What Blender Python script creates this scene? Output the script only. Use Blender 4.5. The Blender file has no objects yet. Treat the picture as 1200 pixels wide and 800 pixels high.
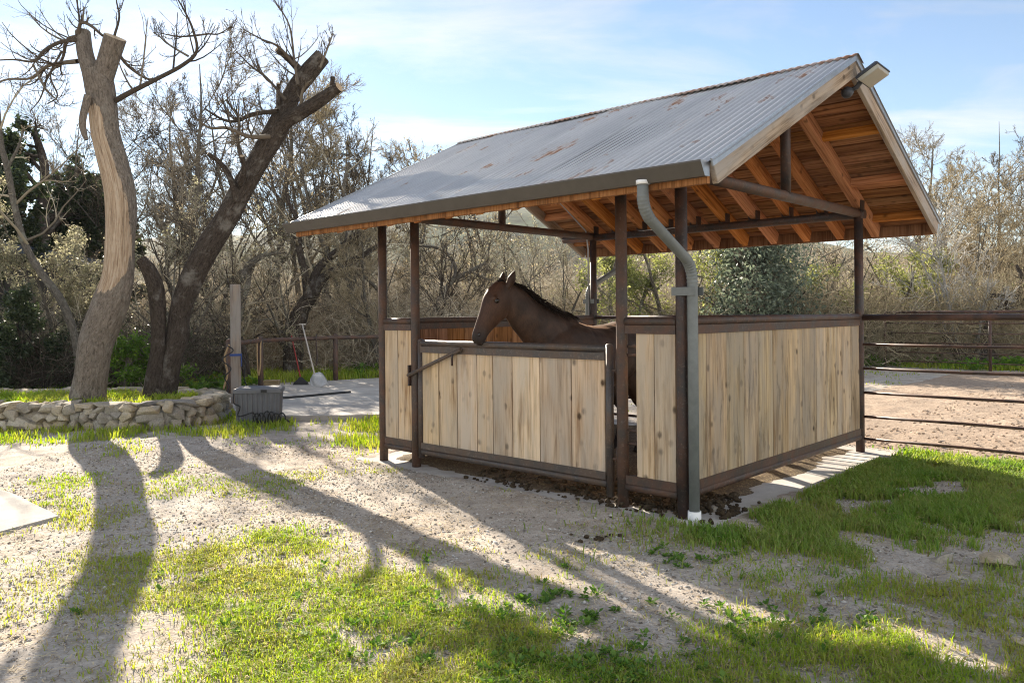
import bpy, bmesh, math, random
import numpy as np
from mathutils import Vector, Matrix

random.seed(7)
RNG = np.random.default_rng(7)
scene = bpy.context.scene
COL = scene.collection

# ------------------------------------------------------------------ camera numbers
F_PX, HOR, ROLL, EYE = 932.0, 366.0, 0.009, 1.5


def at(px, py, z=0.0):
    """point of the plane at height z that the photograph shows at pixel (px, py)"""
    h = HOR - ROLL * (px - 600)
    Y = (EYE - z) * F_PX / (py - h)
    return ((px - 600) + ROLL * (py - HOR)) / F_PX * Y, Y


def up(px, py, Y):
    """point at depth Y seen at pixel (px, py)"""
    h = HOR - ROLL * (px - 600)
    return Vector((((px - 600) + ROLL * (py - HOR)) / F_PX * Y, Y, EYE + (h - py) / F_PX * Y))


# ------------------------------------------------------------------ noise + ground height
def vnoise(x, y, seed=0):
    x = np.asarray(x, float); y = np.asarray(y, float)
    ix = np.floor(x); iy = np.floor(y); fx = x - ix; fy = y - iy
    fx = fx * fx * (3 - 2 * fx); fy = fy * fy * (3 - 2 * fy)

    def h(a, b):
        s = np.sin(a * 127.1 + b * 311.7 + seed * 74.7) * 43758.5453
        return s - np.floor(s)
    return (h(ix, iy) * (1 - fx) + h(ix + 1, iy) * fx) * (1 - fy) + (h(ix, iy + 1) * (1 - fx) + h(ix + 1, iy + 1) * fx) * fy


def fbm(x, y, seed=0, octv=4):
    a = 0; amp = .5; s = 1.0
    for i in range(octv):
        a = a + amp * vnoise(x * s, y * s, seed + i * 3); amp *= .5; s *= 2.03
    return a


# shelter frame
BX, BY, TH = 1.218, 5.702, math.radians(-42.852)
CT, ST = math.cos(TH), math.sin(TH)
SW, SD = 3.445, 3.529


def sh2w(x, y):
    return BX + CT * x - ST * y, BY + ST * x + CT * y


def w2sh(X, Y):
    dx = np.asarray(X) - BX; dy = np.asarray(Y) - BY
    return CT * dx + ST * dy, -ST * dx + CT * dy


def sstep(a, b, x):
    t = np.clip((x - a) / (b - a), 0, 1)
    return t * t * (3 - 2 * t)


def hgt(x, y):
    x = np.asarray(x, float); y = np.asarray(y, float)
    h = (fbm(x * .35, y * .35, 3, 3) - .45) * .10
    h = h + (fbm(x * 2.6, y * 2.6, 11, 3) - .45) * .035
    lx, ly = w2sh(x, y)
    d = np.maximum(np.maximum(-SW - .45 - lx, lx - .45), np.maximum(-.3 - ly, ly - SD - .45))
    flat = sstep(0.0, 1.2, d)
    h = h * flat * sstep(0, 1, np.hypot(x, y) / 2)
    # bank of rough ground rising behind the trees
    r = sstep(27, 55, y + .12 * x * 0)
    h = h + r * 3.6 + r * (fbm(x * .08, y * .08, 21, 3) - .45) * 2.5
    return h


# ------------------------------------------------------------------ materials
class MT:
    def __init__(s, name, rough=.85, spec=.25):
        s.m = bpy.data.materials.new(name); s.m.use_nodes = True
        s.nt = s.m.node_tree; s.nt.nodes.clear()
        s.out = s.n('ShaderNodeOutputMaterial'); s.b = s.n('ShaderNodeBsdfPrincipled')
        s.l(s.b.outputs[0], s.out.inputs[0])
        s.b.inputs['Roughness'].default_value = rough
        s.b.inputs['Specular IOR Level'].default_value = spec

    def n(s, t, **k):
        n = s.nt.nodes.new(t)
        for a, v in k.items(): setattr(n, a, v)
        return n

    def l(s, a, b): s.nt.links.new(a, b)

    def set(s, inp, v):
        if hasattr(v, 'is_output') or isinstance(v, bpy.types.NodeSocket): s.l(v, inp)
        elif isinstance(v, (tuple, list)) and len(v) == 3 and inp.type == 'RGBA': inp.default_value = (*v, 1)
        else: inp.default_value = v

    def attr(s, name, out='Vector'):
        return s.n('ShaderNodeAttribute', attribute_name=name).outputs[out]

    def obj(s): return s.n('ShaderNodeTexCoord').outputs['Object']

    def orand(s): return s.n('ShaderNodeObjectInfo').outputs['Random']

    def map(s, vec, scale=(1, 1, 1), loc=(0, 0, 0)):
        m = s.n('ShaderNodeMapping'); s.l(vec, m.inputs[0])
        m.inputs['Scale'].default_value = scale; s.set(m.inputs['Location'], loc); return m.outputs[0]

    def noise(s, vec, scale, detail=4, rough=.6, dist=0):
        t = s.n('ShaderNodeTexNoise'); s.l(vec, t.inputs['Vector'])
        t.inputs['Scale'].default_value = scale; t.inputs['Detail'].default_value = detail
        t.inputs['Roughness'].default_value = rough; t.inputs['Distortion'].default_value = dist
        return t.outputs['Fac']

    def voro(s, vec, scale, feat='F1', out='Distance', rnd=1):
        t = s.n('ShaderNodeTexVoronoi', feature=feat); s.l(vec, t.inputs['Vector'])
        t.inputs['Scale'].default_value = scale; t.inputs['Randomness'].default_value = rnd
        return t.outputs[out]

    def rng(s, v, a, b, c=0., d=1.):
        m = s.n('ShaderNodeMapRange'); s.set(m.inputs[0], v)
        for i, q in enumerate((a, b, c, d)): m.inputs[i + 1].default_value = q
        return m.outputs[0]

    def math(s, op, a, b=0.):
        m = s.n('ShaderNodeMath', operation=op); s.set(m.inputs[0], a); s.set(m.inputs[1], b); return m.outputs[0]

    def ramp(s, fac, stops):
        r = s.n('ShaderNodeValToRGB'); s.l(fac, r.inputs[0]); e = r.color_ramp.elements
        while len(e) < len(stops): e.new(.5)
        for q, (p, c) in zip(e, stops): q.position = p; q.color = (*c, 1)
        return r.outputs[0]

    def mix(s, fac, a, b, mode='MIX'):
        m = s.n('ShaderNodeMix', data_type='RGBA', blend_type=mode)
        s.set(m.inputs[0], fac); s.set(m.inputs[6], a); s.set(m.inputs[7], b); return m.outputs[2]

    def bump(s, h, st=.5, d=.01):
        b = s.n('ShaderNodeBump'); s.l(h, b.inputs['Height'])
        b.inputs['Strength'].default_value = st; b.inputs['Distance'].default_value = d
        s.l(b.outputs[0], s.b.inputs['Normal']); return b.outputs[0]

    def col(s, c): s.set(s.b.inputs['Base Color'], c)

    def translucent(s, c, f=.45):
        t = s.n('ShaderNodeBsdfTranslucent'); s.set(t.inputs[0], c)
        x = s.n('ShaderNodeMixShader'); x.inputs[0].default_value = f
        s.l(s.b.outputs[0], x.inputs[1]); s.l(t.outputs[0], x.inputs[2]); s.l(x.outputs[0], s.out.inputs[0])


def hsv(s, c, v, h=.5, sat=1.):
    n = s.n('ShaderNodeHueSaturation'); s.set(n.inputs['Hue'], h); s.set(n.inputs['Saturation'], sat)
    s.set(n.inputs['Value'], v); s.set(n.inputs['Color'], c); return n.outputs[0]


def m_wood(name, light, mid, dark, knots=.5, vary=.35, stain=0., grey=None, rough=.85):
    s = MT(name, rough, .2); g = s.attr('gc'); r = s.attr('rnd', 'Fac')
    off = s.n('ShaderNodeCombineXYZ'); s.l(s.math('MULTIPLY', r, 37.), off.inputs[0]); s.l(s.math('MULTIPLY', r, 13.), off.inputs[1])
    va = s.n('ShaderNodeVectorMath', operation='ADD'); s.l(g, va.inputs[0]); s.l(off.outputs[0], va.inputs[1]); v = va.outputs[0]
    st = s.noise(s.map(v, (1.6, 55, 55)), 1., 5, .65, .6)
    wide = s.noise(s.map(v, (.9, 9, 9)), 1., 3, .5, 1.2)
    c = s.ramp(s.math('ADD', s.math('MULTIPLY', st, .65), s.math('MULTIPLY', wide, .4)), [(.41, dark), (.5, mid), (.60, light)])
    kn = s.voro(s.map(v, (6.5, 8.5, 8.5)), 1., rnd=1)
    kf = s.rng(s.math('ADD', kn, s.math('MULTIPLY', s.math('SUBTRACT', st, .5), .25)), .10, .24, knots, 0.)
    kf = s.math('MULTIPLY', kf, s.rng(s.noise(s.map(v, (2.3, 4, 4)), 1., 2), .38, .52, .1, 1.)); c = s.mix(kf, c, tuple(q * .3 for q in dark))
    if grey:
        gf = s.rng(s.noise(s.map(v, (1.2, 6, 6)), 1., 4), .42, .62)
        c = s.mix(gf, c, grey)
    if stain:
        sf = s.rng(s.noise(s.map(v, (1.6, 11, 11)), 1., 5, .7, .6), .5, .70, 0, stain)
        c = s.mix(sf, c, (.04, .03, .02))
    c = hsv(s, c, s.rng(r, 0, 1, 1 - vary, 1 + vary * .5), s.rng(s.math('FRACT', s.math('MULTIPLY', r, 7.3)), 0, 1, .494, .504), s.rng(s.math('FRACT', s.math('MULTIPLY', r, 3.7)), 0, 1, .9, 1.1))
    s.col(c); s.bump(st, .35, .004); return s.m


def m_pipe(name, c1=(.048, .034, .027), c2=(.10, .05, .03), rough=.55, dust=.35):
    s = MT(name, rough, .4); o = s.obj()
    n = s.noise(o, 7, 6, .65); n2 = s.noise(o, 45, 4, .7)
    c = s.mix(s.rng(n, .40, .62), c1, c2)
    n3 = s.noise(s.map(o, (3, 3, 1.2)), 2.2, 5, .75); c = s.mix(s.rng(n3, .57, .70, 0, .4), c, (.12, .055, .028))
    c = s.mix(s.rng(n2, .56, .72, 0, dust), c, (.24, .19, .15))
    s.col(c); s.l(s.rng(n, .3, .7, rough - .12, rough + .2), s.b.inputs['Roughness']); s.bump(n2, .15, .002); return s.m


def m_bark(name, dark, light, lichen=(.33, .33, .27), lf=.35, sc=1., amount=1.):
    s = MT(name, .95, .1); g = s.attr('gc')
    f = s.noise(s.map(g, (10 * sc, 30 * sc, 30 * sc)), 1., 7, .75, 1.2)
    cr = s.voro(s.map(g, (13 * sc, 30 * sc, 30 * sc)), 1.)
    n2 = s.noise(g, 3 * sc, 5, .65)
    c = s.mix(s.rng(f, .35, .65), dark, light)
    c = s.mix(s.rng(cr, .0, .35, .55, 0.), c, tuple(q * .4 for q in dark))
    c = s.mix(s.rng(n2, .55, .68, 0, lf), c, lichen)
    s.col(c); h = s.math('ADD', f, s.math('MULTIPLY', cr, .6)); s.bump(h, 1. * amount, .05); return s.m


def m_leaf(name, c1, c2, c3=None, tr=.45, rough=.55):
    s = MT(name, rough, .3); r = s.attr('rnd', 'Fac')
    c = s.ramp(r, [(0, c1), (.6, c2), (1, c3 or c2)])
    s.col(c); s.translucent(hsv(s, c, 1.5, .495, 1.15), tr); return s.m


def m_flat(name, c, rough=.7, spec=.3, nz=.15, sc=20, metal=0., bp=0.1):
    s = MT(name, rough, spec); o = s.obj(); n = s.noise(o, sc, 5, .65)
    s.col(hsv(s, c, s.rng(n, .3, .7, 1 - nz, 1 + nz))); s.b.inputs['Metallic'].default_value = metal
    if bp: s.bump(n, bp, .003)
    return s.m


def m_ground():
    s = MT('dry_soil', .95, .1); p = s.n('ShaderNodeNewGeometry').outputs['Position']
    big = s.noise(p, .55, 5, .6); med = s.noise(p, 4, 6, .7); fin = s.noise(p, 38, 6, .75)
    c = s.ramp(med, [(.3, (.33, .275, .215)), (.48, (.47, .405, .335)), (.62, (.56, .49, .415)), (.75, (.62, .56, .49))])
    c = s.mix(s.rng(big, .4, .62, 0, .45), c, (.47, .45, .42))
    c = s.mix(s.rng(fin, .34, .56, .5, 0.), c, (.17, .135, .10))
    sc = s.noise(p, 1.7, 6, .72, .4); c = s.mix(s.rng(sc, .50, .66, 0, .5), c, (.27, .215, .165))
    # small stones lying in the soil
    vd = s.voro(p, 62); vc = s.voro(p, 62, out='Color')
    sep = s.n('ShaderNodeSeparateColor'); s.l(vc, sep.inputs[0])
    peb = s.math('MULTIPLY', s.rng(vd, .28, .36, 1, 0), s.rng(sep.outputs[0], .55, .6))
    pc = s.ramp(sep.outputs[1], [(0, (.17, .16, .15)), (.5, (.42, .40, .37)), (1, (.66, .64, .60))])
    c = s.mix(s.math('MULTIPLY', peb, .85), c, pc)
    veg = s.attr('veg', 'Fac')
    c = s.mix(s.math('MULTIPLY', s.rng(veg, .15, .9), s.rng(fin, .3, .65, 1, .45)), c, (.15, .145, .055))
    s.col(c)
    h = s.math('ADD', s.math('MULTIPLY', fin, .6), s.math('ADD', s.math('MULTIPLY', med, .5), s.math('MULTIPLY', peb, .5)))
    s.bump(h, .8, .02); return s.m


def m_sand():
    s = MT('arena_sand', .95, .1); p = s.n('ShaderNodeNewGeometry').outputs['Position']
    n = s.noise(p, 1.2, 5, .65); f = s.noise(p, 24, 6, .75)
    c = s.ramp(n, [(.3, (.36, .28, .21)), (.6, (.455, .36, .275)), (.8, (.52, .425, .335))])
    c = s.mix(s.rng(f, .35, .58, .6, 0.), c, (.15, .09, .06))
    s.col(c); s.bump(f, .8, .03); return s.m


def m_concrete(name='pale_concrete', k=1.0):
    s = MT(name, .9, .2); p = s.n('ShaderNodeNewGeometry').outputs['Position']
    n = s.noise(p, 2.2, 6, .65); f = s.noise(p, 70, 4, .7)
    c = s.ramp(n, [(.3, (.34 * k, .31 * k, .275 * k)), (.55, (.46 * k, .43 * k, .39 * k)), (.75, (.55 * k, .52 * k, .47 * k))])
    c = s.mix(s.rng(f, .3, .5, .35, 0.), c, (.2, .18, .15))
    st = s.noise(p, .9, 5, .75)
    c = s.mix(s.rng(st, .55, .7, 0, .45), c, (.2, .165, .125))
    s.col(c); s.bump(f, .3, .004); return s.m


def m_roof():
    s = MT('galvanised_sheet', .38, .5); o = s.obj()
    n = s.noise(s.map(o, (1.6, .5, .5)), 1.5, 5, .6); sp = s.noise(o, 55, 4, .6)
    c = s.mix(s.rng(n, .35, .7), (.40, .40, .40), (.55, .545, .535))
    c = s.mix(s.rng(sp, .4, .7, 0, .25), c, (.22, .22, .23))
    # sheet seams and rust blotches streaking down the slope
    ru = s.noise(s.map(o, (1.8, .75, .75)), 1.45, 5, .72, .3)
    rf = s.rng(ru, .595, .66, 0, .9)
    rf2 = s.rng(s.noise(s.map(o, (14, 1.3, 1.3)), 1., 4, .6), .60, .72, 0, .35)
    rust = s.mix(s.noise(o, 18, 4), (.13, .055, .025), (.28, .13, .055))
    f = s.math('MAXIMUM', rf, s.math('MULTIPLY', rf2, s.rng(n, .45, .6)))
    c = s.mix(f, c, rust); s.col(c)
    s.l(s.math('MULTIPLY', s.rng(f, 0, .6, 1, 0), .32), s.b.inputs['Metallic'])
    s.l(s.rng(f, 0, 1, .34, .85), s.b.inputs['Roughness']); s.bump(sp, .08, .003); return s.m


def m_stone():
    s = MT('field_stone', .9, .2); o = s.obj(); r = s.attr('rnd', 'Fac')
    n = s.noise(o, 9, 6, .7); f = s.noise(o, 60, 4, .7)
    c = s.ramp(r, [(0, (.13, .13, .135)), (.2, (.46, .365, .235)), (.45, (.27, .245, .21)), (.6, (.56, .455, .31)), (.82, (.36, .29, .19)), (1, (.50, .44, .35))])
    c = s.mix(s.rng(n, .42, .66, 0, .6), c, (.42, .39, .33))
    c = s.mix(s.rng(f, .35, .55, .45, 0.), c, (.09, .08, .07))
    s.col(c); s.bump(s.math('ADD', n, s.math('MULTIPLY', f, .5)), .7, .02); return s.m


def m_hide():
    s = MT('bay_hide', .6, .3); o = s.obj()
    n = s.noise(s.map(o, (30, 30, 12)), 3., 4, .6); b = s.noise(o, 5, 3)
    c = s.mix(s.rng(b, .35, .65), (.026, .014, .009), (.046, .024, .0145))
    z = s.n('ShaderNodeSeparateXYZ'); s.l(o, z.inputs[0])
    c = s.mix(s.rng(z.outputs[2], .35, .62, 1, 0), c, (.012, .009, .008))    # black points
    face = s.math('MULTIPLY', s.rng(z.outputs[0], .74, .9), s.rng(z.outputs[2], 1.2, 1.35)); c = s.mix(s.math('MULTIPLY', face, .7), c, (.062, .027, .014))
    mz = s.math('MULTIPLY', s.rng(z.outputs[0], .93, 1.03), s.rng(z.outputs[2], 1.28, 1.38, 1, 0))
    c = s.mix(s.math('MULTIPLY', mz, .75), c, (.022, .016, .014))
    mo = s.noise(s.map(o, (9, 9, 5)), 1., 5, .65); hr = s.noise(s.map(o, (160, 160, 40)), 1., 3, .6)
    s.col(hsv(s, c, s.math('MULTIPLY', s.rng(hr, .3, .7, .7, 1.3), s.rng(mo, .35, .65, .6, 1.45)))); s.bump(s.math('ADD', hr, mo), .35, .004)
    s.b.inputs['Sheen Weight'].default_value = .22; s.b.inputs['Sheen Roughness'].default_value = .3
    s.b.inputs['Sheen Tint'].default_value = (.6, .35, .2, 1); return s.m


def m_trunk_strip():
    """the torn tree: grey bark with a long bare strip of pale wood"""
    s = MT('torn_bark', .95, .1); g = s.attr('gc'); w = s.attr('bare', 'Fac')
    f = s.noise(s.map(g, (9, 28, 28)), 1., 7, .75, 1.2); cr = s.voro(s.map(g, (12, 28, 28)), 1.)
    c = s.mix(s.rng(f, .35, .65), (.10, .082, .066), (.30, .255, .21))
    c = s.mix(s.rng(cr, 0, .3, .6, 0), c, (.03, .025, .02))
    n2 = s.noise(g, 4, 4); c = s.mix(s.rng(n2, .55, .7, 0, .4), c, (.3, .29, .25))
    gr = s.noise(s.map(g, (2.5, 60, 60)), 1., 5, .65, .5)
    crk = s.noise(s.map(g, (1.2, 38, 38)), 1., 5, .6, 1.)
    wood = s.ramp(gr, [(.3, (.25, .165, .10)), (.5, (.46, .345, .24)), (.7, (.62, .51, .39))])
    lg = s.noise(s.map(g, (1.1, 16, 16)), 1., 6, .75, .6)
    edge = s.math('ADD', w, s.math('ADD', s.math('MULTIPLY', s.math('SUBTRACT', f, .5), .9), s.math('MULTIPLY', s.math('SUBTRACT', lg, .5), 1.9)))
    c = s.mix(s.rng(edge, .42, .52), c, s.mix(s.rng(crk, .58, .68, 0, .7), wood, (.13, .085, .05))); s.col(c)
    s.bump(s.math('ADD', f, s.math('MULTIPLY', cr, .6)), .9, .045); return s.m


M = dict(
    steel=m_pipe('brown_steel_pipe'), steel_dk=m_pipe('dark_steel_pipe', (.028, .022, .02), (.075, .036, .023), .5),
    steel_gate=m_pipe('worn_gate_pipe', (.06, .05, .045), (.10, .065, .045), .45, .5),
    fence=m_pipe('fence_pipe', (.05, .03, .024), (.12, .06, .04), .5, .2),
    plank_f=m_wood('pale_pine_plank', (.72, .545, .365), (.565, .405, .25), (.31, .19, .10), 1., .2, .25, (.54, .44, .33)),
    plank_s=m_wood('stained_pine_plank', (.55, .405, .245), (.42, .30, .17), (.22, .135, .07), .95, .2, .65, (.40, .32, .23)),
    cedar=m_wood('orange_rafter', (.56, .255, .095), (.44, .18, .058), (.26, .095, .03), .7, .22),
    deck=m_wood('brown_deck_board', (.40, .20, .09), (.28, .128, .052), (.15, .065, .028), .6, .35, .35),
    barge=m_wood('weathered_barge', (.43, .34, .26), (.31, .235, .17), (.16, .11, .075), .7, .2, .4, (.34, .30, .26)),
    oldpost=m_wood('grey_post_wood', (.36, .29, .225), (.25, .195, .15), (.13, .10, .075), .4, .2, .2, (.30, .275, .25)),
    roof=m_roof(), gutter=m_flat('gutter_paint', (.082, .072, .061), .5, .35, .12, 9),
    galv=m_flat('galvanised_trim', (.33, .35, .38), .35, .5, .15, 25, .6),
    spout=m_flat('grey_downspout', (.155, .165, .158), .5, .4, .16, 14),
    white=m_flat('white_plastic', (.8, .79, .76), .5, .4, .06),
    conc=m_concrete(), soil=m_ground(), sand=m_sand(), stone=m_stone(), hide=m_hide(),
    mane=m_flat('dark_mane', (.016, .011, .009), .8, .15, .3, 60), eye=m_flat('eye_gloss', (.008, .006, .005), .08, .6, 0, 5, 0, 0),
    hoof=m_flat('hoof', (.05, .04, .035), .6), manure=m_flat('manure', (.055, .04, .025), .95, .1, .5, 30, 0, .6),
    bark_dk=m_bark('dark_oak_bark', (.035, .027, .022), (.12, .097, .078), (.34, .32, .28), .55),
    torn=m_trunk_strip(), cut=m_flat('sawn_wood', (.42, .31, .2), .9, .1, .25, 30, 0, .3),
    bark_gy=m_bark('grey_bark', (.09, .078, .064), (.22, .195, .16), (.36, .36, .28), .55),
    bark_wh=m_bark('white_bark', (.24, .23, .21), (.44, .43, .40), (.5, .49, .45), .4),
    bin=m_flat('grey_resin', (.125, .128, .138), .5, .35, .1, 12), black=m_flat('black_rubber', (.012, .012, .013), .5, .4, .1),
    blue=m_flat('blue_strap', (.03, .07, .25), .6), red=m_flat('red_handle', (.28, .03, .025), .5),
    blade=m_flat('worn_aluminium', (.40, .40, .40), .4, .5, .2, 15, .4), ash=m_flat('ash_handle', (.42, .38, .33), .7),
    rope=m_flat('tan_rope', (.36, .25, .14), .9, .1, .3, 40), lens=m_flat('lamp_lens', (.36, .34, .28), .25, .5, .05, 8, 0, 0),
    lamp=m_flat('lamp_metal', (.045, .048, .055), .45, .4, .1), box=m_flat('brown_box', (.2, .15, .08), .8),
    shedroof=m_flat('blue_grey_roofing', (.055, .07, .1), .5, .4, .1), shedwall=m_flat('dark_siding', (.06, .055, .05), .85, .2, .2),
)
for nm, a, b, c in (('twig_tan', (.14, .115, .08), (.34, .29, .205), (.54, .49, .37)), ('twig_dk', (.045, .036, .028), (.10, .08, .06), (.19, .16, .12)),
                    ('twig_gold', (.15, .115, .07), (.34, .28, .175), (.50, .43, .29)), ('twig_wh', (.30, .285, .25), (.44, .42, .38), (.52, .5, .46)),
                    ('twig_mid', (.13, .105, .075), (.24, .20, .145), (.36, .32, .24)),
                    ('twig_brush', (.16, .125, .085), (.42, .345, .24), (.64, .57, .44))):
    s = MT(nm, .9, .15); s.col(s.ramp(s.attr('rnd', 'Fac'), [(0, a), (.55, b), (1, c)])); M[nm] = s.m
M['leaf_oak'] = m_leaf('oak_leaf', (.022, .036, .016), (.042, .06, .026), (.075, .09, .04), .25, .4)
M['leaf_blue'] = m_leaf('bluish_evergreen_leaf', (.085, .11, .08), (.14, .17, .12), (.24, .27, .19), .4, .45)
M['leaf_lime'] = m_leaf('spring_leaf', (.15, .17, .06), (.23, .25, .09), (.33, .34, .14), .5)
M['leaf_green'] = m_leaf('shrub_leaf', (.06, .12, .022), (.11, .19, .035), (.17, .26, .05), .5)
M['leaf_dry'] = m_leaf('dry_leaf', (.20, .165, .105), (.33, .28, .185), (.46, .40, .28), .45)
M['leaf_olive'] = m_leaf('olive_scrub_leaf', (.12, .13, .06), (.20, .205, .10), (.32, .31, .17), .45)
M['leaf_lichen'] = m_leaf('lichen_tuft', (.17, .165, .10), (.28, .27, .175), (.40, .38, .26), .45)
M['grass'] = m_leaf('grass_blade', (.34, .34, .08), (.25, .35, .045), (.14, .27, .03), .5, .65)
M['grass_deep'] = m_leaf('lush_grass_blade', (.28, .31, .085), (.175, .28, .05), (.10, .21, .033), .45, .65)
M['dead'] = m_leaf('dead_blade', (.30, .22, .10), (.46, .36, .18), (.58, .48, .28), .4, .7)
M['weed'] = m_leaf('weed_leaf', (.07, .15, .025), (.12, .22, .04), (.19, .29, .06), .45, .75)


# ------------------------------------------------------------------ mesh helpers
class MB:
    """collects shapes; build() links them as one mesh object"""
    def __init__(s): s.v = []; s.f = []; s.g = []; s.r = []; s.sm = []

    def add(s, v, f, g=None, r=None, smooth=False):
        o = len(s.v); r = random.random() if r is None else r
        s.v += [tuple(q) for q in v]; s.f += [tuple(i + o for i in q) for q in f]
        s.g += [tuple(q) for q in (g if g is not None else v)]; s.r += [r] * len(v); s.sm += [smooth] * len(f)

    def beam(s, p0, p1, w, h, upv=(0, 0, 1), r=None):
        """box from p0 to p1, w wide, h high along upv; grain runs along it"""
        p0 = Vector(p0); p1 = Vector(p1); d = p1 - p0; L = d.length; d.normalize()
        a = d.cross(Vector(upv)).normalized(); b = a.cross(d).normalized(); v = []; g = []
        for t, p in ((0, p0), (L, p1)):
            for i, j in ((-1, -1), (1, -1), (1, 1), (-1, 1)):
                v.append(p + a * (i * w / 2) + b * (j * h / 2)); g.append((t, i * w / 2, j * h / 2))
        s.add(v, [(0, 1, 2, 3), (7, 6, 5, 4), (4, 5, 1, 0), (5, 6, 2, 1), (6, 7, 3, 2), (7, 4, 0, 3)], g, r)

    def box(s, lo, hi, r=None):
        lo = Vector(lo); hi = Vector(hi); c = (lo + hi) / 2
        s.beam((c.x, c.y, lo.z), (c.x, c.y, hi.z), hi.x - lo.x, hi.y - lo.y, (0, 1, 0), r)

    def tube(s, pts, rad, n=12, caps=True, r=None, ref=None):
        pts = [Vector(p) for p in pts]; k = len(pts)
        rad = [rad] * k if not hasattr(rad, '__len__') else rad
        v = []; g = []; L = 0; u = None
        for i, p in enumerate(pts):
            d = (pts[min(i + 1, k - 1)] - pts[max(i - 1, 0)]).normalized()
            if u is None:
                q = Vector(ref) if ref else (Vector((0, 0, 1)) if abs(d.z) < .9 else Vector((1, 0, 0)))
                u = (q - d * q.dot(d)).normalized()
            else: u = (u - d * u.dot(d)).normalized()
            w = d.cross(u)
            if i: L += (p - pts[i - 1]).length
            for j in range(n):
                a = 2 * math.pi * j / n; e = u * math.cos(a) + w * math.sin(a)
                v.append(p + e * rad[i]); g.append((L, math.cos(a) * rad[i], math.sin(a) * rad[i]))
        f = [(i * n + j, i * n + (j + 1) % n, (i + 1) * n + (j + 1) % n, (i + 1) * n + j) for i in range(k - 1) for j in range(n)]
        s.add(v, f, g, r, True)
        if caps:
            o = len(s.v) - len(v)
            s.f += [tuple(o + j for j in reversed(range(n))), tuple(o + (k - 1) * n + j for j in range(n))]; s.sm += [False] * 2

    def blob(s, c, rad, sub=2, jit=.12, sq=0., r=None, rot=0., smooth=True):
        """irregular rounded lump (a stone, a clod)"""
        bm = bmesh.new(); bmesh.ops.create_icosphere(bm, subdivisions=sub, radius=1)
        sd = random.random() * 50; v = []
        for q in bm.verts:
            p = q.co.copy()
            if sq: m = max(abs(p.x), abs(p.y), abs(p.z)); p = p * (1 - sq) + p / m * sq * .92
            kx = 1 + jit * 2 * (float(vnoise(p.x * 1.6 + sd, p.y * 1.6 + p.z * 2.1, 5)) - .5) + random.uniform(-jit, jit) * .35
            p = Vector((p.x * rad[0], p.y * rad[1], p.z * rad[2])) * kx
            p.rotate(Matrix.Rotation(rot, 3, 'Z')); v.append(Vector(c) + p)
        f = [[w.index for w in q.verts] for q in bm.faces]; bm.free()
        s.add(v, f, None, r, smooth)

    def stone(s, c, rad, rot=0., r=None):
        """angular field stone: hull of points near a rounded box"""
        bm = bmesh.new()
        for i in range(22):
            p = Vector([random.gauss(0, 1) for _ in range(3)]); p /= max(abs(q) for q in p) ** .75 * p.length ** .25; p *= random.uniform(.86, 1.04)
            bm.verts.new(p)
        h = bmesh.ops.convex_hull(bm, input=bm.verts); bmesh.ops.delete(bm, geom=[g for g in h['geom_interior'] if isinstance(g, bmesh.types.BMVert)], context='VERTS')
        bmesh.ops.bevel(bm, geom=bm.edges[:], offset=.06, segments=1, affect='EDGES', clamp_overlap=True); v = []
        tl = Matrix.Rotation(random.uniform(-.15, .15), 3, 'X') @ Matrix.Rotation(random.uniform(-.12, .12), 3, 'Y')
        for q in bm.verts:
            p = Vector((q.co.x * rad[0], q.co.y * rad[1], q.co.z * rad[2])); p.rotate(tl); p.rotate(Matrix.Rotation(rot, 3, 'Z')); v.append(Vector(c) + p); q.index = len(v) - 1
        f = [[w.index for w in q.verts] for q in bm.faces]; bm.free(); s.add(v, f, None, r, False)

    def build(s, name, mat, parent=None, bevel=0, loc=None):
        me = bpy.data.meshes.new(name); me.from_pydata(s.v, [], s.f); me.validate()
        me.polygons.foreach_set('use_smooth', s.sm[:len(me.polygons)])
        a = me.attributes.new('gc', 'FLOAT_VECTOR', 'POINT'); a.data.foreach_set('vector', np.array(s.g, 'f').ravel())
        a = me.attributes.new('rnd', 'FLOAT', 'POINT'); a.data.foreach_set('value', np.array(s.r, 'f'))
        if bevel:
            bm = bmesh.new(); bm.from_mesh(me)
            bmesh.ops.bevel(bm, geom=[e for e in bm.edges if len(e.link_faces) == 2 and e.calc_face_angle(0) > .6], offset=bevel, segments=1, affect='EDGES', clamp_overlap=True)
            bm.to_mesh(me); bm.free()
        me.materials.append(mat); o = bpy.data.objects.new(name, me); COL.objects.link(o)
        if parent: o.parent = parent
        if loc is not None: o.location = loc
        return o


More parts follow.
